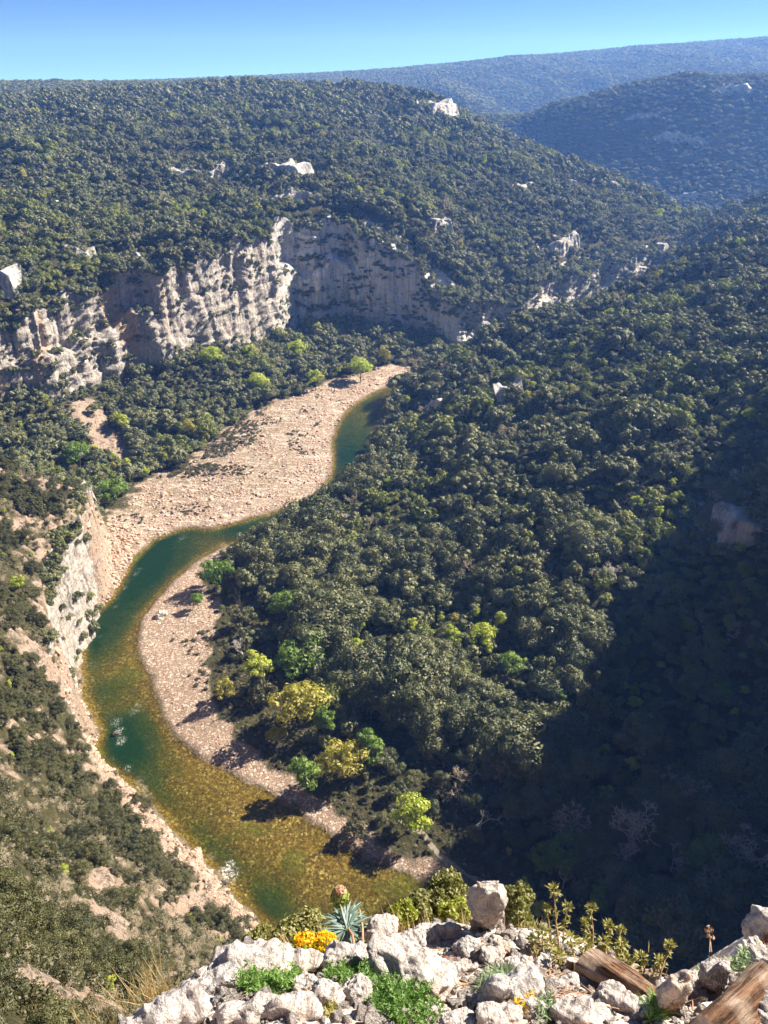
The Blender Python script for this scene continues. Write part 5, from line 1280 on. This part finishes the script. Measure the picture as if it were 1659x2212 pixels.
rim_shrub(868, 1975, 60, 40, 2.9, 'box_yellow', 'low yellowish shrub beside the block on the rim edge', 5)
rim_shrub(640, 2024, 120, 44, 2.9, 'box', 'low olive shrub behind the yellow flowers', 6)
rim_shrub(1130, 2005, 60, 40, 2.75, 'box', 'small shrub at the feet of the rounded box shrub', 7)
rim_shrub(560, 2030, 60, 36, 3.3, 'box', 'small olive shrub behind the wide humped rock', 8)
# dry grass tufts
def tuft(u, v, n, H, spread, lab, seed, t=2.5, mat='straw'):
    r = np.random.default_rng(seed); c = pt(u, v, t); e = plant('grass_tuft', lab, 'grass', c)
    P0 = np.c_[r.normal(0, spread, n), r.normal(0, spread, n), np.zeros(n) - .05]; D = np.c_[r.normal(.02, .22, n), r.normal(0, .22, n), np.ones(n)]
    part('blades', blades(P0, D, H * r.uniform(.4, 1.1, n), .0026, .12, 4, seed), mat, e)
    n2 = 9; P1 = P0[:n2]; D1 = D[:n2] * [1.3, 1.3, 1]; [part('stalk', blades(P1[q_:q_ + 1], D1[q_:q_ + 1], H * r.uniform(1.1, 1.6), .0022, .1, 5, seed + q_), mat, e) for q_ in range(n2)]
tuft(345, 2150, 90, .24, .03, 'tall dry straw-coloured grass tuft at the left end of the rim', 21, 2.6)
tuft(300, 2160, 60, .18, .03, 'dry grass tuft just left of the tallest straw tuft', 22, 2.7)
tuft(215, 2215, 110, .14, .06, 'low dry grass in the lower left corner', 23, 2.6)
tuft(830, 2000, 60, .07, .016, 'thin dry grass behind the block on the rim edge', 24, 2.5)
tuft(1240, 2130, 70, .05, .05, 'dry grass among twigs below the leafy shoots', 25, 2.05)
tuft(1470, 2150, 60, .06, .04, 'dry grass between pointed orange rock and right log', 26, 2.0)
tuft(1400, 2110, 50, .06, .04, 'dry grass behind the left log', 27, 2.12)
for k_, (u, v) in enumerate([(795,1998),(858,1990),(700,2022),(615,2040),(915,2004),(1010,2000),(1140,2008),(1165,2020)]):
    tuft(u, v, 46, .085, .02, ['dry grass wisp right of the dry orange stalk', 'dry grass wisp under the low yellowish shrub', 'dry grass wisp behind the right yellow clump', 'dry grass wisp behind the wide humped rock', 'dry grass wisp in front of the largest box shrub', 'dry grass wisp left of the tallest upright rock', 'dry grass wisp right of the tallest upright rock', 'dry grass wisp left of the leafy stems'][k_], 40 + k_, 2.55)
# fallen twigs: nobody could count them
segs = []
for k in range(170):
    u = random.choice([random.uniform(1150, 1330), random.uniform(1370, 1500), random.uniform(880, 1200)]); v = random.uniform(2095, 2205); p = on_ledge(u, v); z = lz(p[0], p[1]); a_ = random.uniform(0, 3.14); L = random.uniform(.03, .11)
    q = np.array([p[0] + math.cos(a_) * L, p[1] + math.sin(a_) * L * .7, 0]); q[2] = lz(q[0], q[1]) + random.uniform(.005, .03); segs.append(((p[0], p[1], z + .004), q, .0016, .001))
tw = part('twigs', tubes(segs, 4), 'twig', None); tag(tw, kind='stuff')
# ------------------------------------------------------------------ light, sky, haze, camera
def world():
    w = bpy.data.worlds.new('World'); scene.world = w; w.use_nodes = True
    t = w.node_tree; t.nodes.clear()
    o = t.nodes.new('ShaderNodeOutputWorld'); b = t.nodes.new('ShaderNodeBackground'); s_ = t.nodes.new('ShaderNodeTexSky')
    s_.sky_type = 'NISHITA'; s_.sun_disc = False; s_.sun_elevation = SUN_EL; s_.sun_rotation = R(90) - SUN_AZ
    s_.altitude = 300; s_.air_density = .15; s_.dust_density = 0; s_.ozone_density = 9.0
    b.inputs['Strength'].default_value = SKY_STR
    t.links.new(s_.outputs[0], b.inputs[0]); t.links.new(b.outputs[0], o.inputs[0])
SKY_STR = .105
world()
sl_ = bpy.data.lights.new('sun', 'SUN'); sl_.energy = 5.0; sl_.angle = R(.5); sl_.color = (1, .94, .85)
so = bpy.data.objects.new('sun', sl_); COL.objects.link(so)
so.rotation_euler = Vector(-SUN).to_track_quat('-Z', 'Y').to_euler(); so.location = (200, 100, 600)
HAZE = 1.6e-4
if HAZE:
    x0, x1, y0, y1, z0, z1 = -5200, 5200, -400, 6900, -12, 540
    vs = [(x, y, z) for z in (z0, z1) for y in (y0, y1) for x in (x0, x1)]
    fs = [(0, 2, 3, 1), (4, 5, 7, 6), (0, 1, 5, 4), (2, 6, 7, 3), (0, 4, 6, 2), (1, 3, 7, 5)]
    me = bpy.data.meshes.new('haze'); me.from_pydata(vs, [], fs)
    m = bpy.data.materials.new('haze'); m.use_nodes = True; t = m.node_tree; t.nodes.clear()
    o = t.nodes.new('ShaderNodeOutputMaterial'); p = t.nodes.new('ShaderNodeVolumePrincipled')
    p.inputs['Color'].default_value = (.16, .36, 1, 1); p.inputs['Absorption Color'].default_value = (1, 1, 1, 1); p.inputs['Anisotropy'].default_value = .25; p.inputs['Density'].default_value = HAZE
    t.links.new(p.outputs[0], o.inputs['Volume']); me.materials.append(m)
    hz = link('haze', me); tag(hz, kind='stuff')
cd = bpy.data.cameras.new('camera'); co_ = bpy.data.objects.new('camera', cd); COL.objects.link(co_)
co_.location = CAM; co_.rotation_euler = (R(90) - TH, 0, 0)
cd.sensor_fit = 'VERTICAL'; cd.sensor_height = 36; cd.lens = 36 * FPX / 2212
cd.clip_start = .05; cd.clip_end = 20000
scene.camera = co_
scene.view_settings.view_transform = 'Standard'; scene.view_settings.look = 'None'; scene.view_settings.gamma = 1; scene.view_settings.use_curve_mapping = False
scene.view_settings.exposure = 1.5
scene.render.engine = 'CYCLES'
cy = scene.cycles
cy.use_denoising = True; cy.max_bounces = 6; cy.diffuse_bounces = 4; cy.glossy_bounces = 2; cy.transmission_bounces = 3; cy.transparent_max_bounces = 8; cy.volume_bounces = 0
cy.sample_clamp_indirect = 4
